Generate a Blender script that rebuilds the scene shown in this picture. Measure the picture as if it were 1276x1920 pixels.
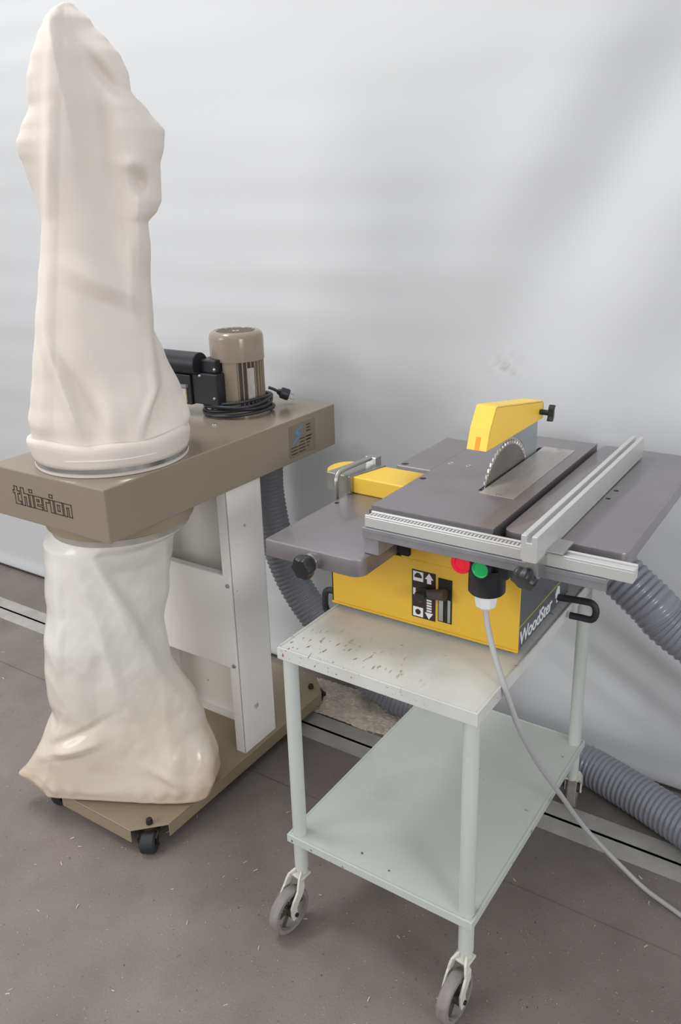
import bpy, bmesh, math, random
from mathutils import Vector, Matrix, noise
random.seed(7)
for o in list(bpy.data.objects):
    bpy.data.objects.remove(o)
sc = bpy.context.scene
COL = sc.collection
PI = math.pi

# ------------------------------------------------------------------ camera
cam = bpy.data.cameras.new('camera')
cam.sensor_fit = 'HORIZONTAL'; cam.sensor_width = 36.0
cam.lens = 1534.75 * 36.0 / 1276.0
cam.shift_x = -(658.03 - 638.0) / 1276.0
cam.shift_y = -(960.0 - 900.72) / 1276.0
cam.clip_start = 0.05
co = bpy.data.objects.new('camera', cam); COL.objects.link(co)
R = Vector((0.8413, 0.54003, -0.0243)).normalized()
F = Vector((-0.51798, 0.79247, -0.32201)).normalized()
U = R.cross(F).normalized(); R = F.cross(U).normalized()
m = Matrix((R, U, -F)).transposed().to_4x4()
m.translation = Vector((1.35551, -2.0738, 1.6))
co.matrix_world = m
sc.camera = co

# ------------------------------------------------------------------ world, lights, exposure
w = bpy.data.worlds.new('hall'); sc.world = w; w.use_nodes = True
w.node_tree.nodes['Background'].inputs[0].default_value = (0.97, 0.985, 1.0, 1)
w.node_tree.nodes['Background'].inputs[1].default_value = 0.72

def area(name, loc, target, sx, sy, power, col=(1, 1, 1)):
    l = bpy.data.lights.new(name, 'AREA'); l.shape = 'RECTANGLE'
    l.size = sx; l.size_y = sy; l.energy = power; l.color = col
    o = bpy.data.objects.new(name, l); COL.objects.link(o)
    o.location = loc
    o.rotation_euler = (Vector(target) - Vector(loc)).to_track_quat('-Z', 'Y').to_euler()
    return o
area('hall_light_key', (-1.8, -4.0, 2.3), (0.2, 0.0, 1.2), 1.9, 1.4, 46, (1.0, 0.985, 0.96))
area('hall_light_overhead', (-1.35, -1.05, 4.2), (0.2, -0.7, 0.0), 1.5, 0.6, 60, (0.97, 0.99, 1.0))
area('hall_light_side', (4.0, -2.7, 1.85), (0.0, -0.5, 0.5), 1.0, 0.8, 40, (0.94, 0.97, 1.0))

vs = sc.view_settings
vs.view_transform = 'Standard'; vs.look = 'None'; vs.exposure = 0.13; vs.gamma = 1.0
vs.use_curve_mapping = False

# ------------------------------------------------------------------ materials
def lin(c):
    return tuple(((v / 255.0) / 12.92 if v / 255.0 <= 0.04045 else ((v / 255.0 + 0.055) / 1.055) ** 2.4) for v in c)

def mat(name, rgb, rough=0.5, metal=0.0, var=0.06, scale=8.0, bump=0.0, bscale=120.0, spec=0.5, coat=0.0, stretch=None):
    m = bpy.data.materials.new(name); m.use_nodes = True
    nt = m.node_tree; b = nt.nodes['Principled BSDF']
    c = lin(rgb)
    b.inputs['Roughness'].default_value = rough
    b.inputs['Metallic'].default_value = metal
    b.inputs['Specular IOR Level'].default_value = spec
    if coat: b.inputs['Coat Weight'].default_value = coat
    tc = nt.nodes.new('ShaderNodeTexCoord')
    mp = nt.nodes.new('ShaderNodeMapping')
    nt.links.new(tc.outputs['Object'], mp.inputs[0])
    if stretch: mp.inputs['Scale'].default_value = stretch
    n = nt.nodes.new('ShaderNodeTexNoise'); n.inputs['Scale'].default_value = scale; n.inputs['Detail'].default_value = 6
    nt.links.new(mp.outputs[0], n.inputs['Vector'])
    r = nt.nodes.new('ShaderNodeValToRGB')
    r.color_ramp.elements[0].position = 0.3; r.color_ramp.elements[1].position = 0.7
    r.color_ramp.elements[0].color = tuple(max(0, v * (1 - var)) for v in c) + (1,)
    r.color_ramp.elements[1].color = tuple(min(1, v * (1 + var)) for v in c) + (1,)
    nt.links.new(n.outputs[0], r.inputs[0])
    nt.links.new(r.outputs[0], b.inputs['Base Color'])
    if bump:
        n2 = nt.nodes.new('ShaderNodeTexNoise'); n2.inputs['Scale'].default_value = bscale; n2.inputs['Detail'].default_value = 4
        nt.links.new(mp.outputs[0], n2.inputs['Vector'])
        bp = nt.nodes.new('ShaderNodeBump'); bp.inputs['Strength'].default_value = bump; bp.inputs['Distance'].default_value = 0.002
        nt.links.new(n2.outputs[0], bp.inputs['Height'])
        nt.links.new(bp.outputs[0], b.inputs['Normal'])
    m['_ramp'] = r.name; m['_map'] = mp.name
    return m

def overlay(m, rgb, vec_scale, nscale, lo, hi, detail=3.0, mask=None, kind='noise', fac=1.0):
    """mix a second colour over a material's base colour where a noise is high (stains, chips, wear)"""
    nt = m.node_tree; b = nt.nodes['Principled BSDF']
    old = b.inputs['Base Color'].links[0].from_socket
    tc = nt.nodes.new('ShaderNodeTexCoord'); mp = nt.nodes.new('ShaderNodeMapping')
    mp.inputs['Scale'].default_value = vec_scale
    nt.links.new(tc.outputs['Object'], mp.inputs[0])
    if kind == 'noise':
        n = nt.nodes.new('ShaderNodeTexNoise'); n.inputs['Scale'].default_value = nscale; n.inputs['Detail'].default_value = detail
        out = n.outputs[0]
    else:
        n = nt.nodes.new('ShaderNodeTexVoronoi'); n.inputs['Scale'].default_value = nscale
        out = n.outputs['Distance']
    nt.links.new(mp.outputs[0], n.inputs['Vector'])
    mr = nt.nodes.new('ShaderNodeMapRange'); mr.inputs[1].default_value = lo; mr.inputs[2].default_value = hi
    nt.links.new(out, mr.inputs[0])
    f = mr.outputs[0]
    if mask:     # (axis, from, to): soft window on an object coordinate
        for ax, a0, a1 in mask:
            sx = nt.nodes.new('ShaderNodeSeparateXYZ'); nt.links.new(tc.outputs['Object'], sx.inputs[0])
            mm = nt.nodes.new('ShaderNodeMapRange'); mm.inputs[1].default_value = a0; mm.inputs[2].default_value = a1
            nt.links.new(sx.outputs[ax], mm.inputs[0])
            mu = nt.nodes.new('ShaderNodeMath'); mu.operation = 'MULTIPLY'
            nt.links.new(f, mu.inputs[0]); nt.links.new(mm.outputs[0], mu.inputs[1]); f = mu.outputs[0]
    if fac != 1.0:
        mu = nt.nodes.new('ShaderNodeMath'); mu.operation = 'MULTIPLY'; mu.inputs[1].default_value = fac
        nt.links.new(f, mu.inputs[0]); f = mu.outputs[0]
    mx = nt.nodes.new('ShaderNodeMix'); mx.data_type = 'RGBA'
    nt.links.new(f, mx.inputs[0]); nt.links.new(old, mx.inputs[6]); mx.inputs[7].default_value = lin(rgb) + (1,)
    nt.links.new(mx.outputs[2], b.inputs['Base Color'])
    return m

M = {}
M['tarp'] = mat('white_tarpaulin', (203, 204, 206), 0.38, var=0.02, scale=1.2, bump=0.06, bscale=14, spec=0.4, stretch=(0.5, 1, 2.5))
M['dark'] = mat('dark_void', (35, 33, 30), 0.9)
M['concrete'] = mat('concrete_floor', (127, 118, 113), 0.52, var=0.16, scale=3.5, bump=0.5, bscale=160, spec=0.35)
overlay(M['concrete'], (96, 88, 83), (1, 1, 1), 1.6, 0.52, 0.72, 8, fac=0.45)
overlay(M['concrete'], (150, 142, 135), (1, 1, 1), 26, 0.70, 0.78, 3, fac=0.6)
overlay(M['concrete'], (70, 62, 56), (1, 1, 1), 45, 0.72, 0.78, 2, fac=0.7)
overlay(M['concrete'], (58, 51, 46), (1, 1, 1), 110, 0.70, 0.75, 2, fac=0.75)
overlay(M['concrete'], (168, 160, 152), (1, 1, 1), 150, 0.69, 0.74, 2, fac=0.7)
overlay(M['concrete'], (98, 88, 80), (1, 1, 1), 9, 0.5, 0.75, 8, fac=0.3)
M['rail_steel'] = mat('worn_steel_rail', (176, 172, 166), 0.45, 0.15, var=0.15, scale=14, bump=0.2, bscale=60)
M['brown'] = mat('tan_brown_enamel', (142, 130, 115), 0.20, var=0.03, scale=3, spec=0.5)
M['brown_dust'] = mat('tan_brown_enamel_dusty', (146, 132, 110), 0.40, var=0.06, scale=6)
M['cream'] = mat('cream_white_sheet_metal', (236, 232, 228), 0.36, var=0.03, scale=4)
overlay(M['cream'], (120, 110, 100), (1, 1, 1), 28, 0.73, 0.78, 2, fac=0.6)
M['canvas'] = mat('ecru_canvas', (219, 210, 202), 0.9, var=0.04, scale=5, bump=0.12, bscale=700, spec=0.15)
overlay(M['canvas'], (190, 178, 168), (1, 1, 0.6), 6, 0.55, 0.8, 5, fac=0.35)
M['band_dull'] = mat('dull_clamp_band', (168, 162, 154), 0.5, 0.3, var=0.12, scale=20)
M['band'] = mat('zinc_clamp_band', (190, 192, 196), 0.25, 0.9, var=0.05)
M['motor'] = mat('motor_brown_gloss', (146, 133, 118), 0.18, var=0.03)
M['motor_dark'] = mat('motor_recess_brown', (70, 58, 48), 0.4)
M['black'] = mat('black_plastic', (30, 31, 36), 0.38, var=0.1)
M['rubber'] = mat('black_rubber', (38, 39, 44), 0.55, var=0.12, scale=30)
M['cable'] = mat('dark_cable', (40, 42, 50), 0.42)
M['bolt'] = mat('dark_bolt', (60, 52, 46), 0.5, 0.6)
M['zinc'] = mat('zinc_steel', (175, 176, 174), 0.3, 0.85, var=0.08, scale=20)
M['trolley'] = mat('grey_green_paint', (194, 198, 193), 0.40, var=0.035, scale=5)
overlay(M['trolley'], (120, 112, 100), (1, 1, 1), 60, 0.74, 0.78, 2, fac=0.6)
M['trolley_top'] = mat('grey_green_paint_worn', (205, 206, 202), 0.36, var=0.04, scale=5)
overlay(M['trolley_top'], (176, 164, 156), (1, 1, 1), 7, 0.5, 0.75, 5, fac=0.5)
overlay(M['trolley_top'], (140, 92, 66), (1.0, 0.33, 1.0), 105, 0.63, 0.66, 2.5, mask=((1, 0.17, 0.03), (0, 0.40, 0.16)), fac=0.95)
overlay(M['trolley_top'], (120, 104, 92), (0.4, 1.0, 1.0), 60, 0.72, 0.75, 2, fac=0.7)
M['shelf'] = mat('grey_green_paint_shelf', (192, 197, 191), 0.42, var=0.04, scale=4)
overlay(M['shelf'], (150, 150, 142), (1, 1, 1), 5, 0.55, 0.8, 6, fac=0.5)
overlay(M['shelf'], (84, 78, 70), (1, 1, 1), 38, 0.73, 0.765, 2, fac=0.85)
M['wheel'] = mat('worn_cast_wheel', (132, 126, 122), 0.7, var=0.2, scale=40, bump=0.3)
M['hub'] = mat('dirty_wheel_web', (70, 60, 52), 0.7, var=0.3, scale=40)
M['fork'] = mat('cream_grey_paint', (204, 202, 192), 0.45, var=0.05, scale=20)
M['table'] = mat('dark_grey_hammered_steel', (142, 136, 140), 0.38, 0.6, coat=0.3, var=0.05, scale=9, bump=0.1, bscale=260, spec=0.5)
overlay(M['table'], (118, 106, 102), (1, 1, 1), 6, 0.55, 0.8, 5, fac=0.4)
M['table_edge'] = mat('grey_cast_edge', (140, 138, 142), 0.4, 0.3, var=0.1, scale=20)
M['alu'] = mat('aluminium_extrusion', (214, 214, 212), 0.34, 0.55, var=0.04, scale=6, stretch=(0.3, 4, 4))
M['insert'] = mat('brushed_steel_insert', (186, 180, 175), 0.38, 0.55, var=0.06, scale=14, stretch=(6, 0.6, 1))
overlay(M['insert'], (176, 104, 60), (1, 1, 1), 30, 0.45, 0.7, 3, mask=((1, 0.36, 0.315), (0, 0.335, 0.305)), fac=0.8)
M['yellow'] = mat('yellow_paint', (224, 180, 58), 0.34, var=0.03, scale=4)
M['yellow_plastic'] = mat('yellow_plastic', (247, 204, 74), 0.42, var=0.03, scale=6)
M['orange'] = mat('orange_slot', (232, 150, 20), 0.5)
M['sawgrey'] = mat('slate_grey_panel', (88, 90, 95), 0.42, var=0.04)
M['white'] = mat('white_print', (226, 228, 230), 0.5, var=0.02)
M['lime'] = mat('lime_line_print', (160, 165, 70), 0.5, var=0.02)
M['decal'] = mat('black_decal', (44, 26, 22), 0.45, var=0.1)
M['red'] = mat('red_button', (232, 36, 58), 0.3, var=0.03)
M['green'] = mat('green_button', (24, 172, 92), 0.3, var=0.03)
M['blade'] = mat('saw_blade_steel', (150, 143, 138), 0.32, 0.8, var=0.10, scale=14)
M['teeth'] = mat('carbide_teeth', (205, 200, 196), 0.3, 0.7, var=0.1, scale=60)
M['splitter'] = mat('galvanised_splitter', (168, 176, 180), 0.4, 0.5, var=0.05)
M['hose'] = mat('grey_pvc_hose', (126, 128, 136), 0.22, var=0.05, scale=5, spec=0.55)
M['cord'] = mat('light_grey_cord', (172, 170, 170), 0.5, var=0.04)
M['dust'] = mat('sawdust', (210, 198, 186), 0.95, var=0.15, scale=60, bump=0.6, bscale=400, spec=0.1)
M['chip'] = mat('pale_wood_chip', (190, 176, 162), 0.8, var=0.15, scale=60, spec=0.2)
M['ink'] = mat('dark_brown_ink', (58, 46, 38), 0.5)
M['sticker'] = mat('brown_sticker', (126, 113, 97), 0.3, var=0.05, scale=20)
M['blue'] = mat('blue_ink', (70, 140, 205), 0.4, var=0.02)
M['label'] = mat('cream_label', (205, 194, 168), 0.5, var=0.05, scale=30)
M['silver'] = mat('silver_foil_label', (196, 192, 186), 0.3, 0.4, var=0.15, scale=40)

def scale_mat():
    m = mat('aluminium_scale_print', (206, 205, 203), 0.4, 0.3)
    nt = m.node_tree; b = nt.nodes['Principled BSDF']; old = b.inputs['Base Color'].links[0].from_socket
    tc = nt.nodes.new('ShaderNodeTexCoord')
    wv = nt.nodes.new('ShaderNodeTexWave'); wv.bands_direction = 'X'; wv.inputs['Scale'].default_value = 42
    nt.links.new(tc.outputs['Object'], wv.inputs[0])
    rp = nt.nodes.new('ShaderNodeValToRGB'); rp.color_ramp.elements[0].position = 0.45; rp.color_ramp.elements[1].position = 0.6
    rp.color_ramp.elements[0].color = (0.05, 0.045, 0.045, 1); rp.color_ramp.elements[1].color = (1, 1, 1, 1)
    nt.links.new(wv.outputs[1], rp.inputs[0])
    mx = nt.nodes.new('ShaderNodeMix'); mx.data_type = 'RGBA'; mx.blend_type = 'MULTIPLY'; mx.inputs[0].default_value = 0.75
    nt.links.new(old, mx.inputs[6]); nt.links.new(rp.outputs[0], mx.inputs[7]); nt.links.new(mx.outputs[2], b.inputs['Base Color'])
    return m
M['scale'] = scale_mat()

def plastic_bag_mat():
    m = bpy.data.materials.new('milky_polythene'); m.use_nodes = True
    nt = m.node_tree; b = nt.nodes['Principled BSDF']; out = nt.nodes['Material Output']
    tc = nt.nodes.new('ShaderNodeTexCoord')
    n = nt.nodes.new('ShaderNodeTexNoise'); n.inputs['Scale'].default_value = 6; n.inputs['Detail'].default_value = 5
    nt.links.new(tc.outputs['Object'], n.inputs['Vector'])
    sx = nt.nodes.new('ShaderNodeSeparateXYZ'); nt.links.new(tc.outputs['Object'], sx.inputs[0])
    mr = nt.nodes.new('ShaderNodeMapRange'); mr.inputs[1].default_value = 0.60; mr.inputs[2].default_value = 0.05
    nt.links.new(sx.outputs[2], mr.inputs[0])
    ad = nt.nodes.new('ShaderNodeMath'); ad.operation = 'MULTIPLY'
    nt.links.new(mr.outputs[0], ad.inputs[0]); nt.links.new(n.outputs[0], ad.inputs[1])
    rp = nt.nodes.new('ShaderNodeValToRGB')
    rp.color_ramp.elements[0].position = 0.05; rp.color_ramp.elements[0].color = lin((240, 236, 229)) + (1,)
    rp.color_ramp.elements[1].position = 0.62; rp.color_ramp.elements[1].color = lin((228, 206, 180)) + (1,)
    nt.links.new(ad.outputs[0], rp.inputs[0])
    nt.links.new(rp.outputs[0], b.inputs['Base Color'])
    b.inputs['Roughness'].default_value = 0.17
    bp = nt.nodes.new('ShaderNodeBump'); bp.inputs['Strength'].default_value = 0.22; bp.inputs['Distance'].default_value = 0.006
    n2 = nt.nodes.new('ShaderNodeTexNoise'); n2.inputs['Scale'].default_value = 11; n2.inputs['Detail'].default_value = 2; n2.inputs['Distortion'].default_value = 1.0
    nt.links.new(tc.outputs['Object'], n2.inputs['Vector']); nt.links.new(n2.outputs[0], bp.inputs['Height'])
    nt.links.new(bp.outputs[0], b.inputs['Normal'])
    tl = nt.nodes.new('ShaderNodeBsdfTranslucent'); nt.links.new(rp.outputs[0], tl.inputs[0])
    tp = nt.nodes.new('ShaderNodeBsdfTransparent')
    m1 = nt.nodes.new('ShaderNodeMixShader'); m1.inputs[0].default_value = 0.12
    nt.links.new(b.outputs[0], m1.inputs[1]); nt.links.new(tl.outputs[0], m1.inputs[2])
    m2 = nt.nodes.new('ShaderNodeMixShader'); m2.inputs[0].default_value = 0.04
    nt.links.new(m1.outputs[0], m2.inputs[1]); nt.links.new(tp.outputs[0], m2.inputs[2])
    nt.links.new(m2.outputs[0], out.inputs[0])
    return m
M['polythene'] = plastic_bag_mat()

# ------------------------------------------------------------------ helpers
def root(name, label, cat, loc=(0, 0, 0), rz=0.0, group=None):
    o = bpy.data.objects.new(name, None); COL.objects.link(o); o.empty_display_size = 0.05
    o.location = loc; o.rotation_euler = (0, 0, rz); o['label'] = label; o['category'] = cat
    if group: o['group'] = group
    return o

def link(name, me, m, parent=None, smooth=False):
    o = bpy.data.objects.new(name, me); COL.objects.link(o)
    if m is not None:
        me.materials.clear(); me.materials.append(m)
    if parent: o.parent = parent
    if smooth:
        for p in me.polygons: p.use_smooth = True
    return o

def fin(name, bm, m, parent=None, smooth=False, bevel=0.0, seg=2, auto=None):
    bmesh.ops.recalc_face_normals(bm, faces=bm.faces[:])
    if bevel:
        es = [e for e in bm.edges if len(e.link_faces) == 2 and e.calc_face_angle(0) > 0.6]
        bmesh.ops.bevel(bm, geom=es, offset=bevel, segments=seg, affect='EDGES', profile=0.6, clamp_overlap=True)
    me = bpy.data.meshes.new(name); bm.to_mesh(me); bm.free()
    o = link(name, me, m, parent, smooth)
    if auto is not None:
        for p in me.polygons: p.use_smooth = True
        me.set_sharp_from_angle(angle=math.radians(auto))
    return o

def tag(o, label, cat=None, group=None, kind=None):
    if label: o['label'] = label
    if cat: o['category'] = cat
    if group: o['group'] = group
    if kind: o['kind'] = kind
    return o

def box(bm, x0, x1, y0, y1, z0, z1):
    v = [bm.verts.new((x, y, z)) for x in (x0, x1) for y in (y0, y1) for z in (z0, z1)]
    for f in ((0, 1, 3, 2), (4, 6, 7, 5), (0, 4, 5, 1), (2, 3, 7, 6), (0, 2, 6, 4), (1, 5, 7, 3)):
        bm.faces.new([v[i] for i in f])
    return v

def B(name, x0, x1, y0, y1, z0, z1, m, parent, bevel=0.0, seg=2):
    bm = bmesh.new(); box(bm, x0, x1, y0, y1, z0, z1)
    return fin(name, bm, m, parent, bevel=bevel, seg=seg)

def prism(bm, poly, axis, a, b):
    """extrude a 2-D polygon; axis 0: poly=(y,z), 1: poly=(x,z), 2: poly=(x,y)"""
    def P(p, t):
        return ((t, p[0], p[1]), (p[0], t, p[1]), (p[0], p[1], t))[axis]
    A = [bm.verts.new(P(p, a)) for p in poly]; Bv = [bm.verts.new(P(p, b)) for p in poly]
    bm.faces.new(A); bm.faces.new(Bv[::-1])
    n = len(poly)
    for i in range(n):
        bm.faces.new((A[i], A[(i + 1) % n], Bv[(i + 1) % n], Bv[i]))

def frame_of(d):
    d = Vector(d).normalized()
    a = Vector((0, 0, 1)) if abs(d.z) < 0.9 else Vector((1, 0, 0))
    u = d.cross(a).normalized(); v = d.cross(u).normalized()
    return d, u, v

def cyl(bm, p0, p1, r0, r1=None, seg=24, cap=True):
    r1 = r0 if r1 is None else r1
    p0, p1 = Vector(p0), Vector(p1); d, u, v = frame_of(p1 - p0)
    A = []; Bv = []
    for i in range(seg):
        t = 2 * PI * i / seg; q = u * math.cos(t) + v * math.sin(t)
        A.append(bm.verts.new(p0 + q * r0)); Bv.append(bm.verts.new(p1 + q * r1))
    for i in range(seg):
        bm.faces.new((A[i], A[(i + 1) % seg], Bv[(i + 1) % seg], Bv[i]))
    if cap: bm.faces.new(A[::-1]); bm.faces.new(Bv)

def CYL(name, p0, p1, r0, m, parent, r1=None, seg=24, bevel=0.0):
    bm = bmesh.new(); cyl(bm, p0, p1, r0, r1, seg)
    return fin(name, bm, m, parent, bevel=bevel, auto=40)

def lathe(bm, prof, c=(0, 0, 0), d=(0, 0, 1), seg=40, closed=False):
    c = Vector(c); d, u, v = frame_of(d)
    rings = []
    for (r, h) in prof:
        if r < 1e-6: rings.append([bm.verts.new(c + d * h)]); continue
        rings.append([bm.verts.new(c + d * h + (u * math.cos(2 * PI * i / seg) + v * math.sin(2 * PI * i / seg)) * r) for i in range(seg)])
    pairs = list(zip(rings, rings[1:]))
    if closed: pairs.append((rings[-1], rings[0]))
    for a, b in pairs:
        for i in range(seg):
            j = (i + 1) % seg
            if len(a) == 1 and len(b) == 1: break
            if len(a) == 1: bm.faces.new((a[0], b[j], b[i]))
            elif len(b) == 1: bm.faces.new((a[i], a[j], b[0]))
            else: bm.faces.new((a[i], a[j], b[j], b[i]))

def spline(pts, step):
    P = [Vector(p) for p in pts]; out = []
    for i in range(len(P) - 1):
        p0 = P[max(i - 1, 0)]; p1 = P[i]; p2 = P[i + 1]; p3 = P[min(i + 2, len(P) - 1)]
        n = max(2, int((p2 - p1).length / step))
        for k in range(n):
            t = k / n
            out.append(0.5 * ((2 * p1) + (p2 - p0) * t + (2 * p0 - 5 * p1 + 4 * p2 - p3) * t * t + (3 * p1 - p0 - 3 * p2 + p3) * t ** 3))
    out.append(P[-1]); return out

def resample(pts, step):
    out = [pts[0].copy()]; acc = 0.0
    for a, b in zip(pts, pts[1:]):
        L = (b - a).length
        if L < 1e-9: continue
        d = step - acc
        while d <= L:
            out.append(a.lerp(b, d / L)); d += step
        acc = (acc + L) % step if L >= step - acc else acc + L
    return out

def tube(bm, pts, rad, seg=12, cap=True):
    """rad: number or function of index"""
    pts = [Vector(p) for p in pts]; n = len(pts)
    t0 = (pts[1] - pts[0]).normalized(); _, u, v = frame_of(t0)
    rings = []
    for i in range(n):
        t = (pts[min(i + 1, n - 1)] - pts[max(i - 1, 0)]).normalized()
        q = t0.rotation_difference(t); u = (q @ u).normalized(); u = (u - t * u.dot(t)).normalized(); v = t.cross(u); t0 = t
        r = rad(i) if callable(rad) else rad
        rings.append([bm.verts.new(pts[i] + (u * math.cos(2 * PI * k / seg) + v * math.sin(2 * PI * k / seg)) * r) for k in range(seg)])
    for a, b in zip(rings, rings[1:]):
        for k in range(seg):
            bm.faces.new((a[k], a[(k + 1) % seg], b[(k + 1) % seg], b[k]))
    if cap: bm.faces.new(rings[0][::-1]); bm.faces.new(rings[-1])

def TUBE(name, pts, r, m, parent, seg=12, step=None):
    bm = bmesh.new()
    if step: pts = spline(pts, step)
    tube(bm, pts, r, seg)
    return fin(name, bm, m, parent, auto=50)

def cut(o, cutters):
    """cut real holes: list of bmesh-building callables"""
    bm = bmesh.new()
    for c in cutters: c(bm)
    bmesh.ops.recalc_face_normals(bm, faces=bm.faces[:])
    me = bpy.data.meshes.new('cutter'); bm.to_mesh(me); bm.free()
    co_ = bpy.data.objects.new('cutter', me); COL.objects.link(co_)
    co_.parent = o.parent
    md = o.modifiers.new('cut', 'BOOLEAN'); md.object = co_; md.operation = 'DIFFERENCE'; md.solver = 'EXACT'
    dg = bpy.context.evaluated_depsgraph_get(); dg.update()
    new = bpy.data.meshes.new_from_object(o.evaluated_get(dg))
    o.modifiers.clear(); o.data = new
    bpy.data.objects.remove(co_)
    return o

def text_mesh(name, s, size, m, parent, matrix, depth=0.0006, shear=0.0, space=1.0, bold=0.0):
    cu = bpy.data.curves.new('txt', 'FONT'); cu.body = s; cu.size = size; cu.extrude = depth; cu.shear = shear
    cu.space_character = space; cu.offset = bold
    o = bpy.data.objects.new('txt', cu); COL.objects.link(o)
    dg = bpy.context.evaluated_depsgraph_get(); dg.update()
    me = bpy.data.meshes.new_from_object(o.evaluated_get(dg))
    bpy.data.objects.remove(o)
    me.transform(matrix)
    return link(name, me, m, parent)

def copy_tree(o, parent=None):
    c = o.copy(); COL.objects.link(c); c.parent = parent
    for ch in list(o.children): copy_tree(ch, c)
    return c

def interp(tab, x):
    """piecewise-linear over a list of (x, value or tuple) sorted by x"""
    if x <= tab[0][0]: return tab[0][1]
    for (a, va), (b, vb) in zip(tab, tab[1:]):
        if x <= b:
            t = (x - a) / (b - a); t = t * t * (3 - 2 * t) * 0.5 + t * 0.5
            if isinstance(va, tuple): return tuple(p + (q - p) * t for p, q in zip(va, vb))
            return va + (vb - va) * t
    return tab[-1][1]

def crease(x, w): return max(0.0, 1 - abs(x) / w)
def gauss(x, s): return math.exp(-(x / s) ** 2)

# ------------------------------------------------------------------ setting: floor, rail, tarpaulin wall
SLOT0, SLOT1 = -0.273, -0.263
J0, J1 = -0.5445, -0.5405
bm = bmesh.new()
X0, X1 = -5.0, 5.0
def strip(y0, y1, z): 
    nx = 40; pr = None
    for i in range(nx + 1):
        x = X0 + (X1 - X0) * i / nx
        c = (bm.verts.new((x, y0, z)), bm.verts.new((x, y1, z)))
        if pr: bm.faces.new((pr[0], c[0], c[1], pr[1]))
        pr = c
def wall_strip(y, z0, z1):
    bm.faces.new([bm.verts.new(p) for p in ((X0, y, z0), (X1, y, z0), (X1, y, z1), (X0, y, z1))])
strip(-6.0, J0, 0); strip(J0, J1, -0.0018); strip(J1, SLOT0, 0); strip(SLOT0, SLOT1, -0.03); strip(SLOT1, 0.5, 0)
for y, z in ((J0, -0.0018), (J1, -0.0018), (SLOT0, -0.03), (SLOT1, -0.03)): wall_strip(y, z, 0)
tag(fin('floor', bm, M['concrete']), 'worn brown-grey concrete workshop floor with a joint and chips', kind='structure')

for i, (a, b) in enumerate(((-0.327, SLOT0), (SLOT1, -0.208))):
    o = B('trim_%d' % (i + 1), X0, X1, a, b, -0.02, 0.0012, M['rail_steel'], None)
    tag(o, ('flat steel strip of floor rail, front side of dark slot', 'flat steel strip of floor rail, wall side of dark slot')[i], kind='structure')

def tarp_y(x, z):
    d = 0.0
    # broad diagonal folds, upper right
    s = (x - 1.05) * 0.86 - (z - 2.2) * 0.50
    d += 0.014 * gauss(s, 0.11) - 0.010 * gauss(s - 0.24, 0.12) + 0.013 * gauss(s - 0.45, 0.11) - 0.009 * gauss(s + 0.22, 0.13)
    d += 0.0045 * math.sin(s * 17 + 1.1 * noise.noise((x * 1.5, z * 1.5, 7))) * (1 / (1 + math.exp(-(x - 0.55) / 0.12)))
    d *= min(1.0, max(0.0, (z - 0.9) / 0.7))
    # slack horizontal ripples
    d += 0.0022 * math.sin(z * 21 + 0.9 * math.sin(x * 1.3) + x * 0.5) * (0.4 + 0.6 * noise.noise((x * 0.7, z * 0.9, 3)))
    d += 0.0011 * math.sin(z * 47 + 1.7 * math.sin(x * 0.9 + 1) - x * 0.8) * max(0, noise.noise((x * 0.8, z * 1.1, 9)) + 0.3)
    # slow undulation
    d += 0.016 * noise.noise((x * 0.9, z * 0.8, 0.3)) + 0.007 * noise.noise((x * 2.2 + 4, z * 2.0, 1.3))
    # pinch crease near the saw and pull-lines on the right
    r = math.hypot(x - 0.50, (z - 1.17) * 1.6)
    d += -0.010 * gauss(r, 0.05) * math.sin((x - 0.50) * 120 + (z - 1.17) * 90)
    t = (x - 1.15) * 0.5 + (z - 0.35) * 0.86
    d += 0.006 * math.sin(t * 60) * gauss((x - 1.0), 0.25) * gauss(z - 0.40, 0.18)
    k = min(1.0, max(0.0, z / 0.25)); d *= (0.15 + 0.85 * k)
    d += -0.010 * gauss(z - 0.02, 0.035)                    # hem bulges out a little at the floor
    return d
bm = bmesh.new(); nx, nz = 330, 220; rows = []
for j in range(nz + 1):
    z = 0.014 + (j / nz) ** 1.25 * 3.6
    rows.append([bm.verts.new((-3.6 + 6.6 * i / nx, 0.012 + tarp_y(-3.6 + 6.6 * i / nx, z), z)) for i in range(nx + 1)])
for a, b in zip(rows, rows[1:]):
    for i in range(nx): bm.faces.new((a[i], a[i + 1], b[i + 1], b[i]))
o = fin('wall_back', bm, M['tarp'], smooth=True); tag(o, 'white plastic tarpaulin hung as a wall, softly rippled', kind='structure')
sol = o.modifiers.new('thickness', 'SOLIDIFY'); sol.thickness = 0.002
bm = bmesh.new(); box(bm, -3.6, 3.0, 0.14, 0.20, -0.03, 3.65)  # added dark box: stops world light shining through the gap under the hem
tag(fin('hem_light_blocker', bm, M['dark']), 'added dark board behind the tarpaulin that keeps light out of the gap under its hem', kind='structure')

# ------------------------------------------------------------------ dust collector
DC = (-0.017, -0.960, 0.0)
dc = root('dust_collector', 'tan dust collector with tall canvas bag, motor and clear waste bag on casters', 'dust collector', DC)
BZ, BH, BL, BW = 1.0186, 0.1277, 0.903, 0.405
# housing: open-bottomed folded sheet box with a slight taper
bm = bmesh.new()
zb, zt = BZ - BH, BZ
box(bm, -BW, 0, 0, BL, zb, zt)
hs = fin('blower_housing', bm, M['brown'], dc, bevel=0.004, seg=3)

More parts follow.
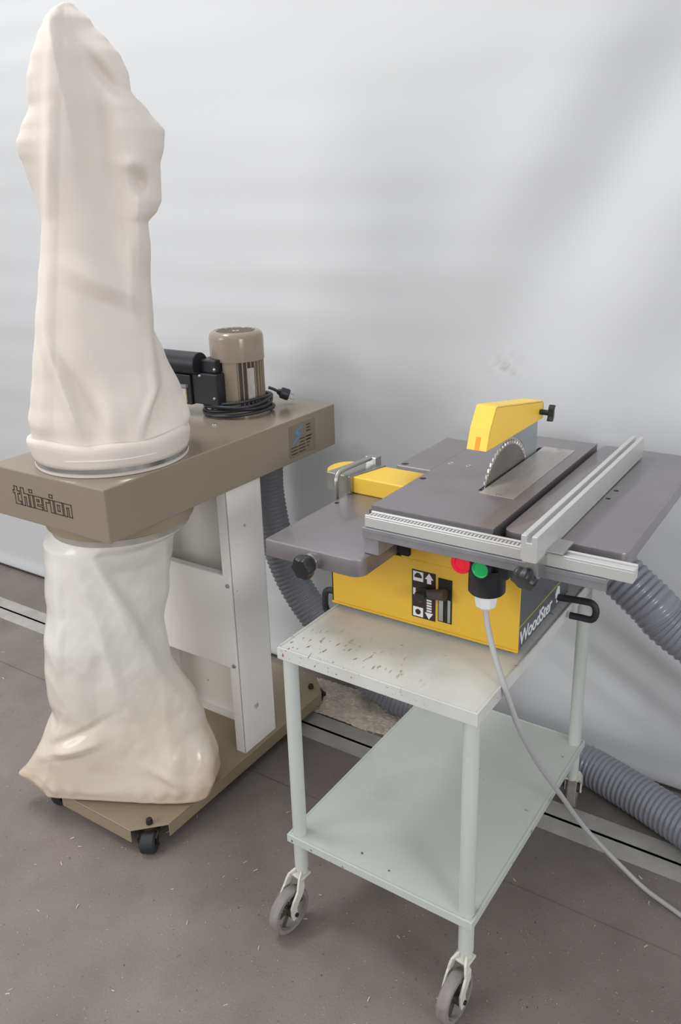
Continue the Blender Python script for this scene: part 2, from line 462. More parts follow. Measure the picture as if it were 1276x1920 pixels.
LET = {
 't': [[(0.5,6),(1.7,6),(1.7,4.6),(2.6,4.6),(2.6,3.6),(1.7,3.6),(1.7,1.1),(2.7,1.1),(2.7,0),(.5,0),(.5,3.6),(0,3.6),(0,4.6),(.5,4.6)]],
 'h': [[(0,6),(1.2,6),(1.2,4.2),(3,4.2),(3,0),(1.9,0),(1.9,3),(1.2,3),(1.2,0),(0,0)]],
 'i': [[(0,4.2),(1.2,4.2),(1.2,0),(0,0)], [(0,6),(1.2,6),(1.2,5),(0,5)]],
 'e': [[(0,4.2),(3,4.2),(3,1.6),(1.1,1.6),(1.1,1),(3,1),(3,0),(0,0)], [(1.1,3.2),(1.9,3.2),(1.9,2.5),(1.1,2.5)]],
 'r': [[(0,4.2),(2.4,4.2),(2.4,3),(1.2,3),(1.2,0),(0,0)]],
 'o': [[(0,4.2),(3,4.2),(3,0),(0,0)], [(1.1,3.1),(1.9,3.1),(1.9,1.1),(1.1,1.1)]],
 'n': [[(0,4.2),(3,4.2),(3,0),(1.9,0),(1.9,3),(1.2,3),(1.2,0),(0,0)]]}
WID = {'t': 2.7, 'h': 3, 'i': 1.2, 'e': 3, 'r': 2.4, 'o': 3, 'n': 3}
bm = bmesh.new(); cx = 0.0; un = 0.00905
for ch in 'thierion':
    for loop in LET[ch]:
        n = len(loop)
        for k in range(n):
            a, b = loop[k], loop[(k + 1) % n]
            pa = [-0.325 + (cx + a[0]) * un, 0.932 + a[1] * un * 0.82]; pb = [-0.325 + (cx + b[0]) * un, 0.932 + b[1] * un * 0.82]
            hw = 0.0011
            box(bm, min(pa[0], pb[0]) - hw, max(pa[0], pb[0]) + hw, -0.0007, 0.0005, min(pa[1], pb[1]) - hw, max(pa[1], pb[1]) + hw)
    cx += WID[ch] + 0.5
o = fin('lettering', bm, M['ink'], hs); o['label'] = 'outlined dark block lettering on the front face'
# side sticker with a blue flash and print
st = B('sticker', -0.001, 0.0006, 0.668, 0.797, 0.906, 1.000, M['sticker'], hs); st['label'] = 'brown rating sticker with a blue flash'
def side_poly(name, poly, m, t=0.0012):
    bm = bmesh.new(); prism(bm, poly, 0, 0.0005, t); return fin(name, bm, m, hs)
side_poly('flash', [(0.684,0.945),(0.690,0.945),(0.725,0.967),(0.708,0.977),(0.737,0.994),(0.731,0.994),(0.697,0.976),(0.714,0.966)], M['blue'])
bm = bmesh.new()
for k in range(3): prism(bm, [(0.752, 0.990 - k * 0.009), (0.772, 0.990 - k * 0.009), (0.772, 0.9865 - k * 0.009), (0.752, 0.9865 - k * 0.009)], 0, 0.0005, 0.0011)
for k in range(5):
    y = 0.955 - k * 0.0095
    for (a, b) in ((0.676 if k > 1 else 0.72, 0.706 if k > 1 else 0.742), (0.712 if k > 1 else 0.748, 0.745 if k > 1 else 0.772), (0.752, 0.78 - 0.006 * k)):
        if b > a + 0.004: prism(bm, [(a, y), (b, y), (b, y - 0.0028), (a, y - 0.0028)], 0, 0.0005, 0.0010)
fin('print', bm, M['ink'], hs)

RC = (-0.187, 0.198)   # axis of the bag rings
# lower collar under the housing, dark and slightly dusty
bm = bmesh.new(); lathe(bm, [(0.150, -0.022), (0.163, -0.022), (0.163, 0.0), (0.182, 0.002), (0.184, 0.030), (0.150, 0.030)], (RC[0], RC[1], zb - 0.030), seg=64, closed=True)
fin('outlet_collar', bm, M['brown_dust'], dc, auto=40)

# base plate with clipped corners
bz0, bz1, bwid, bl0, bl1, ch = 0.030, 0.070, 0.412, 0.002, 0.845, 0.070
poly = [(-bwid + ch, bl0), (-ch, bl0), (0, bl0 + ch), (0, bl1 - ch), (-ch, bl1), (-bwid + ch, bl1), (-bwid, bl1 - ch), (-bwid, bl0 + ch)]
bm = bmesh.new()
prism(bm, poly, 2, bz1 - 0.004, bz1)
# folded-down skirts along the four straight sides, open at the clipped corners
box(bm, -bwid + ch, -ch, bl0, bl0 + 0.003, bz0, bz1 - 0.001); box(bm, -bwid + ch, -ch, bl1 - 0.003, bl1, bz0, bz1 - 0.001)
box(bm, -0.003, 0, bl0 + ch, bl1 - ch, bz0, bz1 - 0.001); box(bm, -bwid, -bwid + 0.003, bl0 + ch, bl1 - ch, bz0, bz1 - 0.001)
fin('base_plate', bm, M['brown_dust'], dc, bevel=0.0012, seg=1)

# swivel casters below the clipped corners
def dc_caster(x, y, ang):
    bm = bmesh.new()
    c = Vector((x, y, 0)); d = Vector((math.cos(ang), math.sin(ang), 0)); n = Vector((-d.y, d.x, 0))
    ctr = c + d * 0.022
    cyl(bm, (x, y, 0.057), (x, y, 0.066), 0.021, seg=20)
    for s in (-1, 1):
        a = ctr + n * s * 0.020
        p = [c + n * s * 0.0245 + Vector((0, 0, 0.056)), ctr + n * s * 0.0245 + d * 0.012 + Vector((0, 0, 0.053)), ctr + n * s * 0.0245 + Vector((0, 0, 0.022))]
        tube(bm, p, 0.004, 6)
    h = fin('caster', bm, M['bolt'], dc, auto=40)
    bm = bmesh.new()
    lathe(bm, [(0.006, -0.020), (0.024, -0.020), (0.0285, -0.015), (0.0285, 0.015), (0.024, 0.020), (0.006, 0.020)], ctr + Vector((0, 0, 0.0287)), n, 24, closed=True)
    fin('wheel', bm, M['rubber'], h, auto=40)
    bm = bmesh.new(); lathe(bm, [(0, 0.017), (0.0075, 0.014), (0.009, 0.006), (0.009, 0.0), (0, 0.0)], (x, y, bz1), seg=12)
    fin('bolt', bm, M['bolt'], dc, auto=40)
dc_caster(-0.046, 0.048, -1.02); dc_caster(-bwid + 0.046, 0.048, -PI / 2 - 0.9); dc_caster(-0.046, bl1 - 0.066, PI / 2 - 0.4); dc_caster(-bwid + 0.046, bl1 - 0.066, PI / 2)

# cream support: two folded side columns, back panel, brace panel
CV0, CV1 = 0.400, 0.545
def column(sx):
    bm = bmesh.new(); xo = -0.012 if sx > 0 else -BW + 0.012
    t = 0.003 * (-1 if sx > 0 else 1); fl = 0.034 * (-1 if sx > 0 else 1)
    a, b = sorted((xo, xo + t)); box(bm, a, b, CV0, CV1, bz1, zb)
    a, b = sorted((xo, xo + fl)); box(bm, a, b, CV0, CV0 + 0.003, bz1, zb)
    a, b = sorted((xo, xo + fl)); box(bm, a, b, CV1 - 0.003, CV1, bz1, zb)
    return fin('column', bm, M['cream'], dc, bevel=0.0012, seg=2)
column(1); column(-1)
B('back_panel', -BW + 0.016, -0.016, CV1 - 0.008, CV1 - 0.005, bz1, zb, M['cream'], dc)
bm = bmesh.new(); box(bm, -BW + 0.016, -0.016, CV1 - 0.034, CV1 - 0.008, bz1, bz1 + 0.004)
fin('foot_flange', bm, M['cream'], dc)
bm = bmesh.new(); box(bm, -BW + 0.020, -0.017, CV0 - 0.003, CV0, 0.352, 0.640); box(bm, -BW + 0.020, -0.046, CV0, CV0 + 0.022, 0.637, 0.640)
fin('brace_panel', bm, M['cream'], dc, bevel=0.001, seg=1)
for z in (0.613, 0.362):
    for x in (-0.027, -BW + 0.03):
        bm = bmesh.new(); lathe(bm, [(0, 0.005), (0.0055, 0.0035), (0.0065, 0), (0, 0)], (x, CV0 - 0.003, z), (0, -1, 0), 12)
        fin('screw', bm, M['zinc'], dc, auto=40)
bm = bmesh.new(); lathe(bm, [(0, 0.006), (0.006, 0.005), (0.008, 0), (0, 0)], (-0.158, 0.538, BZ), seg=14); fin('screw', bm, M['zinc'], dc, auto=40)

# motor
MX, MY = -0.198, 0.700
bm = bmesh.new(); lathe(bm, [(0, 0), (0.088, 0), (0.088, 0.010), (0.074, 0.016), (0.066, 0.022), (0.066, 0.160), (0, 0.160)], (MX, MY, BZ), seg=64)
mo = fin('motor', bm, M['motor'], dc, auto=35)
def fin_at(t, r=0.0755, wd=0.0022):
    c, s = math.cos(t), math.sin(t); bm = bmesh.new()
    for r0, r1 in ((0.064, r),):
        v = []
        for z in (BZ + 0.026, BZ + 0.158):
            for (rr, ww) in ((r0, -wd), (r0, wd), (r1, wd * 0.7), (r1, -wd * 0.7)):
                v.append(bm.verts.new((MX + c * rr - s * ww, MY + s * rr + c * ww, z)))
        bm.faces.new(v[0:4][::-1]); bm.faces.new(v[4:8])
        for k in range(4): bm.faces.new((v[k], v[(k + 1) % 4], v[4 + (k + 1) % 4], v[4 + k]))
    fin('cooling_fin', bm, M['motor_dark'] if False else M['motor'], mo)
for k in range(36):
    t = 2 * PI * k / 36
    rel = (t - math.radians(-68) + PI) % (2 * PI) - PI
    if abs(rel) < 0.24: continue        # smooth boss toward the camera
    fin_at(t)
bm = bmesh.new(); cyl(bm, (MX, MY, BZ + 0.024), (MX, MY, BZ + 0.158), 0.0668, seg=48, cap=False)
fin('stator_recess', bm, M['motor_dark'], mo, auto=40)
bm = bmesh.new()
t0, t1 = math.radians(-85), math.radians(-52); pr = None
for k in range(9):
    t = t0 + (t1 - t0) * k / 8; c = [bm.verts.new((MX + r * math.cos(t), MY + r * math.sin(t), z)) for r, z in ((0.066, BZ + 0.024), (0.0762, BZ + 0.024), (0.0762, BZ + 0.158), (0.066, BZ + 0.158))]
    if pr:
        for q in range(4): bm.faces.new((pr[q], pr[(q + 1) % 4], c[(q + 1) % 4], c[q]))
    else: bm.faces.new(c)
    pr = c
bm.faces.new(pr[::-1]); fin('stator_boss', bm, M['motor'], mo, auto=40)
bm = bmesh.new(); pr = None
for k in range(7):
    t = math.radians(-30 + 16 * k / 6); c = [bm.verts.new((MX + r * math.cos(t), MY + r * math.sin(t), z)) for r, z in ((0.0755, BZ + 0.045), (0.0772, BZ + 0.045), (0.0772, BZ + 0.140), (0.0755, BZ + 0.140))]
    if pr:
        for q in range(4): bm.faces.new((pr[q], pr[(q + 1) % 4], c[(q + 1) % 4], c[q]))
    else: bm.faces.new(c)
    pr = c
bm.faces.new(pr[::-1]); o = fin('rating_plate', bm, M['silver'], mo); o['label'] = 'silver rating plate on the motor fins'
# fan cover with a perforated top
bm = bmesh.new()
lathe(bm, [(0.070, 0.158), (0.0785, 0.158), (0.0785, 0.222), (0.0765, 0.231), (0.070, 0.238), (0.064, 0.240), (0.062, 0.2385), (0.0, 0.2385), (0.0, 0.230), (0.070, 0.2255), (0.074, 0.217)], (MX, MY, BZ), seg=64, closed=True)
fc = fin('fan_cover', bm, M['motor'], mo, auto=35)
holes = []
for i in range(-6, 7):
    for j in range(-6, 7):
        x = i * 0.0092; y = j * 0.0092
        if 0.011 < math.hypot(x, y) < 0.058: holes.append((MX + x, MY + y))
bm = bmesh.new()
for (x, y) in holes: box(bm, x - 0.0027, x + 0.0027, y - 0.0027, y + 0.0027, BZ + 0.2380, BZ + 0.2390)
o = fin('vent_hole', bm, M['motor_dark'], mo); o['kind'] = 'stuff'
# terminal box, switch box, capacitor
bm = bmesh.new(); box(bm, -0.282, -0.186, 0.592, 0.650, 1.056, 1.148); box(bm, -0.262, -0.196, 0.600, 0.650, 1.148, 1.186)
tb = fin('terminal_box', bm, M['black'], mo, bevel=0.004)
for p in ((-0.200, 1.160), (-0.200, 1.078), (-0.250, 1.140)):
    bm = bmesh.new(); lathe(bm, [(0, 0.004), (0.004, 0.003), (0.005, 0), (0, 0)], (p[0], 0.592 if p[1] < 1.15 else 0.600, p[1]), (0, -1, 0), 10); fin('screw', bm, M['zinc'], tb)
bm = bmesh.new(); lathe(bm, [(0, 0), (0.031, 0), (0.033, 0.002), (0.033, 0.146), (0.031, 0.148), (0, 0.148)], (-0.402, 0.602, 1.172), (1, 0, 0), 40)
fin('capacitor', bm, M['black'], mo, auto=40)
bm = bmesh.new(); box(bm, -0.385, -0.284, 0.585, 0.640, 1.052, 1.140)
sb = fin('switch_box', bm, M['black'], mo, bevel=0.003)
B('label_plate', -0.378, -0.300, 0.580, 0.586, 1.058, 1.100, M['label'], mo, bevel=0.001)
B('cover_strip', -0.385, -0.292, 0.574, 0.590, 1.103, 1.112, M['table_edge'], mo, bevel=0.001)
# coiled cable round the motor foot and its plug
bm = bmesh.new(); pts = []
for k in range(0, 5 * 40 + 1):
    t = 2 * PI * k / 40 + 0.6; turn = k / 40
    r = 0.098 + 0.006 * math.sin(turn * 2.3) + 0.004 * math.sin(3 * t + turn)
    zz = BZ + 0.006 + 0.0085 * turn + 0.003 * math.sin(2 * t + turn * 1.7)
    pts.append((MX + r * math.cos(t) - 0.004, MY + r * math.sin(t) - 0.004, max(zz, BZ + 0.005)))
tube(bm, pts, 0.0048, 8)
lead = spline([(MX + 0.03, MY + 0.098, BZ + 0.055), (MX + 0.040, MY + 0.106, BZ + 0.050), (MX + 0.048, MY + 0.113, BZ + 0.044), (MX + 0.052, MY + 0.118, BZ + 0.040)], 0.01)
tube(bm, lead, 0.0045, 8)
cb = fin('power_cable', bm, M['cable'], dc, auto=50)
bm = bmesh.new(); c0 = Vector((MX + 0.052, MY + 0.118, BZ + 0.040)); dpl = Vector((0.75, 0.55, -0.35)).normalized()
lathe(bm, [(0, 0), (0.007, 0), (0.010, 0.008), (0.017, 0.012), (0.018, 0.034), (0.015, 0.038), (0, 0.038)], c0 - dpl * 0.004, dpl, 20)
pl = fin('plug', bm, M['cable'], cb, auto=40)
for s in (-1, 1):
    q = c0 + dpl * 0.033 + Vector((0, 0, 1)) * 0.008 * s
    CYL('pin', q, q + dpl * 0.017, 0.0022, M['zinc'], cb, seg=8)

# canvas filter bag: stacked free-form rings
RT = Vector((0.6448, 0.7643, 0)); FW = Vector((-0.7643, 0.6448, 0))
SL = [(1.058,-.176),(1.108,-.181),(1.133,-.184),(1.174,-.173),(1.245,-.159),(1.348,-.139),(1.443,-.12),(1.52,-.104),(1.576,-.094),(1.626,-.103),(1.694,-.116),(1.719,-.124),(1.739,-.125),(1.769,-.111),(1.813,-.087),(1.833,-.088),(1.867,-.084),(1.905,-.071),(1.944,-.053),(1.977,-.031),(1.989,-.02),(2.006,0.008)]
SR = [(1.058,.176),(1.077,.181),(1.108,.196),(1.16,.185),(1.257,.151),(1.319,.129),(1.373,.13),(1.431,.131),(1.516,.139),(1.566,.138),(1.593,.163),(1.615,.174),(1.69,.178),(1.727,.19),(1.761,.195),(1.8,.164),(1.84,.13),(1.875,.129),(1.909,.117),(1.94,.094),(1.973,.062),(2.007,.028)]
DP = [(1.058,.176),(1.12,.165),(1.25,.135),(1.40,.115),(1.55,.11),(1.70,.115),(1.80,.10),(1.90,.075),(1.97,.04),(2.006,.012)]
def canvas_point(k, n, z):
    t = 2 * PI * k / n
    l, r, d = interp(SL, z), interp(SR, z), interp(DP, z)
    ce, a = (l + r) / 2, (r - l) / 2
    cs, sn = math.cos(t), math.sin(t)
    ex = 0.85
    X = ce + a * math.copysign(abs(cs) ** ex, cs); Y = d * math.copysign(abs(sn) ** ex, sn)   # Y<0 faces the camera
    up = min(1.0, (z - 1.058) / 0.10)
    if sn < 0.25:
        f = 0.0; fr = min(1.0, max(0.0, (0.25 - sn) / 0.35))
        # long straight fold from the top left down to the hem; the cloth left of it lies further back
        fx = -0.044 - (1.86 - z) * 0.155
        step = 1 / (1 + math.exp(-(X - fx) / 0.0035))
        f += 0.036 * (step - 1) * gauss(z - 1.62, 0.26)
        f += 0.010 * crease(X - fx - 0.004, 0.030)
        # broad valley right of the ridge below the tip
        f += 0.020 * crease(X - (-0.022 + (1.93 - z) * 0.10), 0.05) * gauss(z - 1.85, 0.13)
        f -= 0.022 * gauss(X - (0.030 + (1.9 - z) * 0.08), 0.045) * gauss(z - 1.70, 0.20)
        # ridge on the right ending in a dented patch
        f += 0.014 * crease(X - (0.118 - (1.63 - z) * 0.09), 0.03) * gauss(z - 1.55, 0.10)
        f -= 0.020 * gauss(X - 0.125, 0.016) * gauss(z - 1.650, 0.020)
        f += 0.010 * gauss(X - 0.110, 0.028) * gauss(z - 1.690, 0.014)
        f += 0.008 * gauss(X - 0.085, 0.016) * gauss(z - 1.47, 0.11)
        # soft slanting fold over the middle
        f += 0.009 * crease((z - 1.440) + (X - 0.03) * 0.50, 0.045) * gauss(X - 0.03, 0.08)
        f -= 0.007 * gauss((z - 1.395) + (X - 0.03) * 0.50, 0.03) * gauss(X - 0.03, 0.08)
        # lower right: the front cloth ends in a fold, the flap behind sits back
        gx = 0.122 - max(0, 1.20 - z) * 0.50
        f -= 0.050 / (1 + math.exp(-(X - gx) / 0.003)) * (1 / (1 + math.exp((z - 1.325) / 0.012))) * up
        f += 0.008 * crease(X - gx + 0.010, 0.02) * gauss(z - 1.20, 0.09)
        # pleats gathering into the hem
        f += 0.016 * crease(X + 0.085 - (1.2 - z) * 0.25, 0.024) * gauss(z - 1.21, 0.11)
        f -= 0.012 * gauss(X + 0.050 - (1.2 - z) * 0.35, 0.022) * gauss(z - 1.16, 0.09)
        f += 0.010 * crease(X + 0.005 - (1.2 - z) * 0.12, 0.03) * gauss(z - 1.11, 0.06)
        f += 0.006 * math.sin(X * 80 + z * 20) * gauss(z - 1.085, 0.03)
        # drawn-in dent near the shoulder
        f -= 0.014 * gauss(X - 0.070 + (z - 1.87) * 0.7, 0.018) * gauss(z - 1.865, 0.04)
        Y -= 1.5 * f * fr * up
    nn = noise.noise((X * 8, Y * 8, z * 6)) * 0.004 + (0.5 - abs(noise.noise((X * 9 + z * 3, Y * 9, z * 5 + 4)))) * 0.008 + noise.noise((X * 20, Y * 20, z * 14)) * 0.0012
    Y -= nn * up * (1 if sn < 0 else -1)
    if z > 1.97: z += 0.012 * noise.noise((X * 30, 2, 1)) + 0.004
    P = RT * X + FW * Y
    return (RC[0] + P.x, RC[1] + P.y, z)
bm = bmesh.new(); N, H = 200, 190; rings = []
for j in range(H + 1):
    z = 1.058 + (2.006 - 1.058) * j / H
    rings.append([bm.verts.new(canvas_point(k, N, z)) for k in range(N)])
for a, b in zip(rings, rings[1:]):
    for k in range(N): bm.faces.new((a[k], a[(k + 1) % N], b[(k + 1) % N], b[k]))
bm.faces.new(rings[-1])
fb = fin('filter_bag', bm, M['canvas'], dc, smooth=True); fb['label'] = 'tall slack off-white canvas filter bag'
sm = fb.modifiers.new('soften', 'SMOOTH'); sm.factor = 0.5; sm.iterations = 1
bm = bmesh.new(); prof = []
prof = [(0.176, 1.036), (0.183, 1.037), (0.1865, 1.046), (0.1885, 1.058), (0.1915, 1.070), (0.192, 1.079), (0.189, 1.086), (0.183, 1.089), (0.174, 1.086), (0.168, 1.072), (0.166, 1.050)]
lathe(bm, prof, (RC[0], RC[1], 0), seg=96, closed=True)
for v in bm.verts:
    t = math.atan2(v.co.y - RC[1], v.co.x - RC[0])
    k_ = max(0.0, (v.co.z - 1.036) / 0.05); v.co.z += k_ * (0.010 * math.sin(t + 2.4) + 0.005 * math.sin(3 * t + 0.5) + 0.003 * math.sin(7 * t)); v.co += Vector((math.cos(t), math.sin(t), 0)) * k_ * (0.004 * math.sin(3 * t + 1) + 0.002 * math.sin(8 * t))
fin('hem_roll', bm, M['canvas'], fb, smooth=True)
bm = bmesh.new(); lathe(bm, [(0.168, BZ + 0.001), (0.183, BZ + 0.001), (0.184, BZ + 0.006), (0.1795, BZ + 0.007), (0.182, BZ + 0.038), (0.187, BZ + 0.041), (0.187, BZ + 0.045), (0.168, BZ + 0.045)], (RC[0], RC[1], 0), seg=96, closed=True)
fin('bag_skirt', bm, M['canvas'], fb, auto=35)
bm = bmesh.new(); lathe(bm, [(0.180, BZ + 0.009), (0.1825, BZ + 0.009), (0.1835, BZ + 0.022), (0.181, BZ + 0.022)], (RC[0], RC[1], 0), seg=96, closed=True)
o = fin('clamp_band', bm, M['band'], fb, auto=35); o['label'] = 'shiny metal clamp band'
bm = bmesh.new(); lathe(bm, [(0.1845, BZ + 0.0405), (0.1885, BZ + 0.0405), (0.1885, BZ + 0.043), (0.1845, BZ + 0.043)], (RC[0], RC[1], 0), seg=96, closed=True)
fin('drawstring', bm, M['cream'], fb)

# polythene waste bag
PC = Vector((-0.19, 0.16)); PR = Vector((0.632, 0.775)); PF = Vector((-0.775, 0.632))
def rel(s, f): 
    q = PC + PR * s + PF * f; return (q.x, q.y)
# z : (centre x, centre y, angle of long axis, half length left, half length right, half depth, exponent)
A0, A1 = math.atan2(0.775, 0.632), math.atan2(0.45, 0.89)
def row(s, f, ang, al, ar, d, e): 
    x, y = rel(s, f); return (x, y, ang, al, ar, d, e)
PB = [(0.0725, row(-0.075, 0.006, A1, 0.20, 0.266, 0.068, 0.45)),
      (0.082, row(-0.075, 0.006, A1, 0.222, 0.284, 0.082, 0.45)),
      (0.12, row(-0.075, 0.008, A1 + 0.02, 0.225, 0.298, 0.090, 0.5)),
      (0.17, row(-0.07, 0.006, A1 + 0.06, 0.215, 0.292, 0.090, 0.62)),
      (0.27, row(-0.055, 0.004, A1 + 0.18, 0.182, 0.248, 0.10, 0.85)),
      (0.33, row(-0.05, 0.002, A1 + 0.22, 0.162, 0.222, 0.10, 0.9)),
      (0.45, row(-0.05, 0.0, A0 - 0.15, 0.157, 0.165, 0.11, 0.9)),
      (0.55, row(-0.04, 0.0, A0, 0.157, 0.148, 0.115, 0.9)),
      (0.65, row(-0.02, 0.01, A0, 0.157, 0.156, 0.125, 0.95)),
      (0.75, row(-0.005, 0.02, A0, 0.166, 0.155, 0.14, 0.95)),
      (0.810, row(0.0, 0.030, A0, 0.165, 0.163, 0.160, 1.0)),
      (0.838, (RC[0], RC[1], A0, 0.1665, 0.1665, 0.1665, 1.0)),
      (0.8585, (RC[0], RC[1], A0, 0.1675, 0.1675, 0.1675, 1.0))]
def poly_point(k, n, z):
    t = 2 * PI * k / n; cx_, cy_, ang, al, ar, d, e = interp(PB, z)
    cs, sn = math.cos(t), math.sin(t)
    a = ar if cs > 0 else al
    X = a * math.copysign(abs(cs) ** e, cs); Y = d * math.copysign(abs(sn) ** e, sn)
    up = min(1, (z - 0.0725) / 0.04) * min(1, max(0, (0.850 - z) / 0.10)); f = 0.0
    if sn < 0.3:
        fr = min(1, max(0, (0.3 - sn) / 0.5))
        # front sheet ends in a long fold from upper middle to the lower right corner; the rest lies behind it
        dx = X - (-0.035 + (0.80 - z) * 0.53)
        f -= 0.045 / (1 + math.exp(-dx / 0.0035)) * gauss(z - 0.62, 0.20)
        f += 0.012 * crease(dx + 0.008, 0.030) * gauss(z - 0.55, 0.28)
        f += 0.012 * crease(X - (-0.095 + (0.80 - z) * 0.36), 0.026) * gauss(z - 0.56, 0.20)
        f += 0.008 * crease(X - (-0.060 + (0.84 - z) * 0.42), 0.018) * gauss(z - 0.66, 0.14)
        f += 0.010 * crease(X - (-0.140 + (0.80 - z) * 0.06), 0.020) * gauss(z - 0.64, 0.18)
        f -= 0.010 * crease(X + 0.02, 0.05) * gauss(z - 0.42, 0.10)
        # dent lower left, heaped dust
        f -= 0.022 * crease(X + 0.165 - (z - 0.30) * 0.4, 0.035) * gauss(z - 0.31, 0.05)
        f += 0.016 * crease((z - 0.255) - (X + 0.10) * 0.35, 0.030) * gauss(X + 0.09, 0.07)
        f -= 0.012 * crease((z - 0.300) - (X + 0.08) * 0.6, 0.020) * gauss(X + 0.07, 0.06)
        f += 0.010 * crease(X - 0.17 - (0.25 - z) * 0.3, 0.035) * gauss(z - 0.20, 0.07)
        f += 0.008 * crease((z - 0.165) + (X - 0.18) * 0.5, 0.02) * gauss(X - 0.18, 0.05)
        f += 0.004 * math.sin(X * 130) * gauss(z - 0.105, 0.025)
        f *= fr
    Y -= f * up
    nn = noise.noise((X * 9, Y * 8 + 5, z * 6)) * 0.005 + (0.5 - abs(noise.noise((X * 14 + z * 6, Y * 14, z * 9)))) * 0.007 + (0.5 - abs(noise.noise((X * 30 - z * 10, Y * 30, z * 16)))) * 0.002
    Y -= nn * up * (1 if sn < 0 else -1); X += 0.004 * noise.noise((3, Y * 8, z * 14)) * up
    zz = z
    if z < 0.30:       # dog-ear drawn out to the left
        q = max(0.0, (-X / al - 0.72) / 0.28) if X < 0 else 0.0
        low = (0.30 - z) / 0.23
        X -= 0.055 * q * q * low; Y *= (1 - 0.75 * q * low); zz = z + (0.100 - z) * 0.6 * q * min(1, low * 1.3)
    return (cx_ + X * math.cos(ang) - Y * math.sin(ang), cy_ + X * math.sin(ang) + Y * math.cos(ang), zz)
bm = bmesh.new(); N, H = 180, 150; rings = []
for j in range(H + 1):
    z = 0.0725 + (0.8585 - 0.0725) * j / H
    rings.append([bm.verts.new(poly_point(k, N, z)) for k in range(N)])
for a, b in zip(rings, rings[1:]):
    for k in range(N): bm.faces.new((a[k], a[(k + 1) % N], b[(k + 1) % N], b[k]))
bm.faces.new(rings[0][::-1])
pb = fin('waste_bag', bm, M['polythene'], dc, smooth=True); pb['label'] = 'milky polythene waste bag with some sawdust in the bottom'
bm = bmesh.new(); lathe(bm, [(0.1668, 0.842), (0.1705, 0.842), (0.1705, 0.8575), (0.1660, 0.8575)], (RC[0], RC[1], 0), seg=96, closed=True)
fin('clamp_band', bm, M['band_dull'], pb, auto=40)
bm = bmesh.new()
for j, z in enumerate((0.0735, 0.10, 0.13, 0.155)):
    pass
rings = []
for j in range(9):
    z = 0.0745 + 0.085 * j / 8; sc_ = (0.93, 0.93, 0.93, 0.92, 0.90, 0.84, 0.70, 0.45, 0.15)[j]
    cx_, cy_, *_ = interp(PB, z); rg = []
    for k in range(60):
        p = poly_point(k * 3, 180, z); rg.append(bm.verts.new((cx_ + (p[0] - cx_) * sc_ * 0.93, cy_ + (p[1] - cy_) * sc_ * 0.93, z + 0.006 * noise.noise((p[0] * 25, p[1] * 25, 0)) * (j > 3))))
    rings.append(rg)
for a, b in zip(rings, rings[1:]):
    for k in range(60): bm.faces.new((a[k], a[(k + 1) % 60], b[(k + 1) % 60], b[k]))
bm.faces.new(rings[-1]); bm.faces.new(rings[0][::-1])
o = fin('sawdust_fill', bm, M['dust'], pb, smooth=True)

# ------------------------------------------------------------------ trolley
TW, TD, H1, H2 = 0.4576, 0.6808, 0.7261, 0.2425
TL = (0.3941, -0.9032, 0.0); TR = -0.01298
tr = root('workshop_trolley', 'grey-green two-shelf metal trolley with scratched top, carrying the table saw', 'trolley', TL, TR)
bm = bmesh.new()
box(bm, 0, TW, 0, TD, H1 - 0.005, H1 - 0.0025)                            # deck
t_ = 0.004
for (a, b, c, d) in ((0, TW, 0, t_), (0, TW, TD - t_, TD), (0, t_, t_, TD - t_), (TW - t_, TW, t_, TD - t_)):
    box(bm, a, b, c, d, H1 - 0.028, H1)
fin('top_shelf', bm, M['trolley_top'], tr, bevel=0.0012, seg=2)
bm = bmesh.new()
box(bm, 0.001, TW - 0.001, 0.001, TD - 0.001, H2 - 0.004, H2 - 0.0015)
for (a, b, c, d) in ((-0.002, TW + 0.002, -0.002, 0.003), (-0.002, TW + 0.002, TD - 0.003, TD + 0.002), (-0.002, 0.003, 0.003, TD - 0.003), (TW - 0.003, TW + 0.002, 0.003, TD - 0.003)):
    box(bm, a, b, c, d, H2 - 0.020, H2)
fin('bottom_shelf', bm, M['shelf'], tr, bevel=0.0012, seg=2)
AL = 0.0195
legs = ((AL, AL, (-0.006, -0.048)), (TW - AL, AL, (-0.004, -0.040)), (TW - AL, TD - AL, (-0.012, 0.060)), (AL, TD - AL, (-0.03, 0.05)))
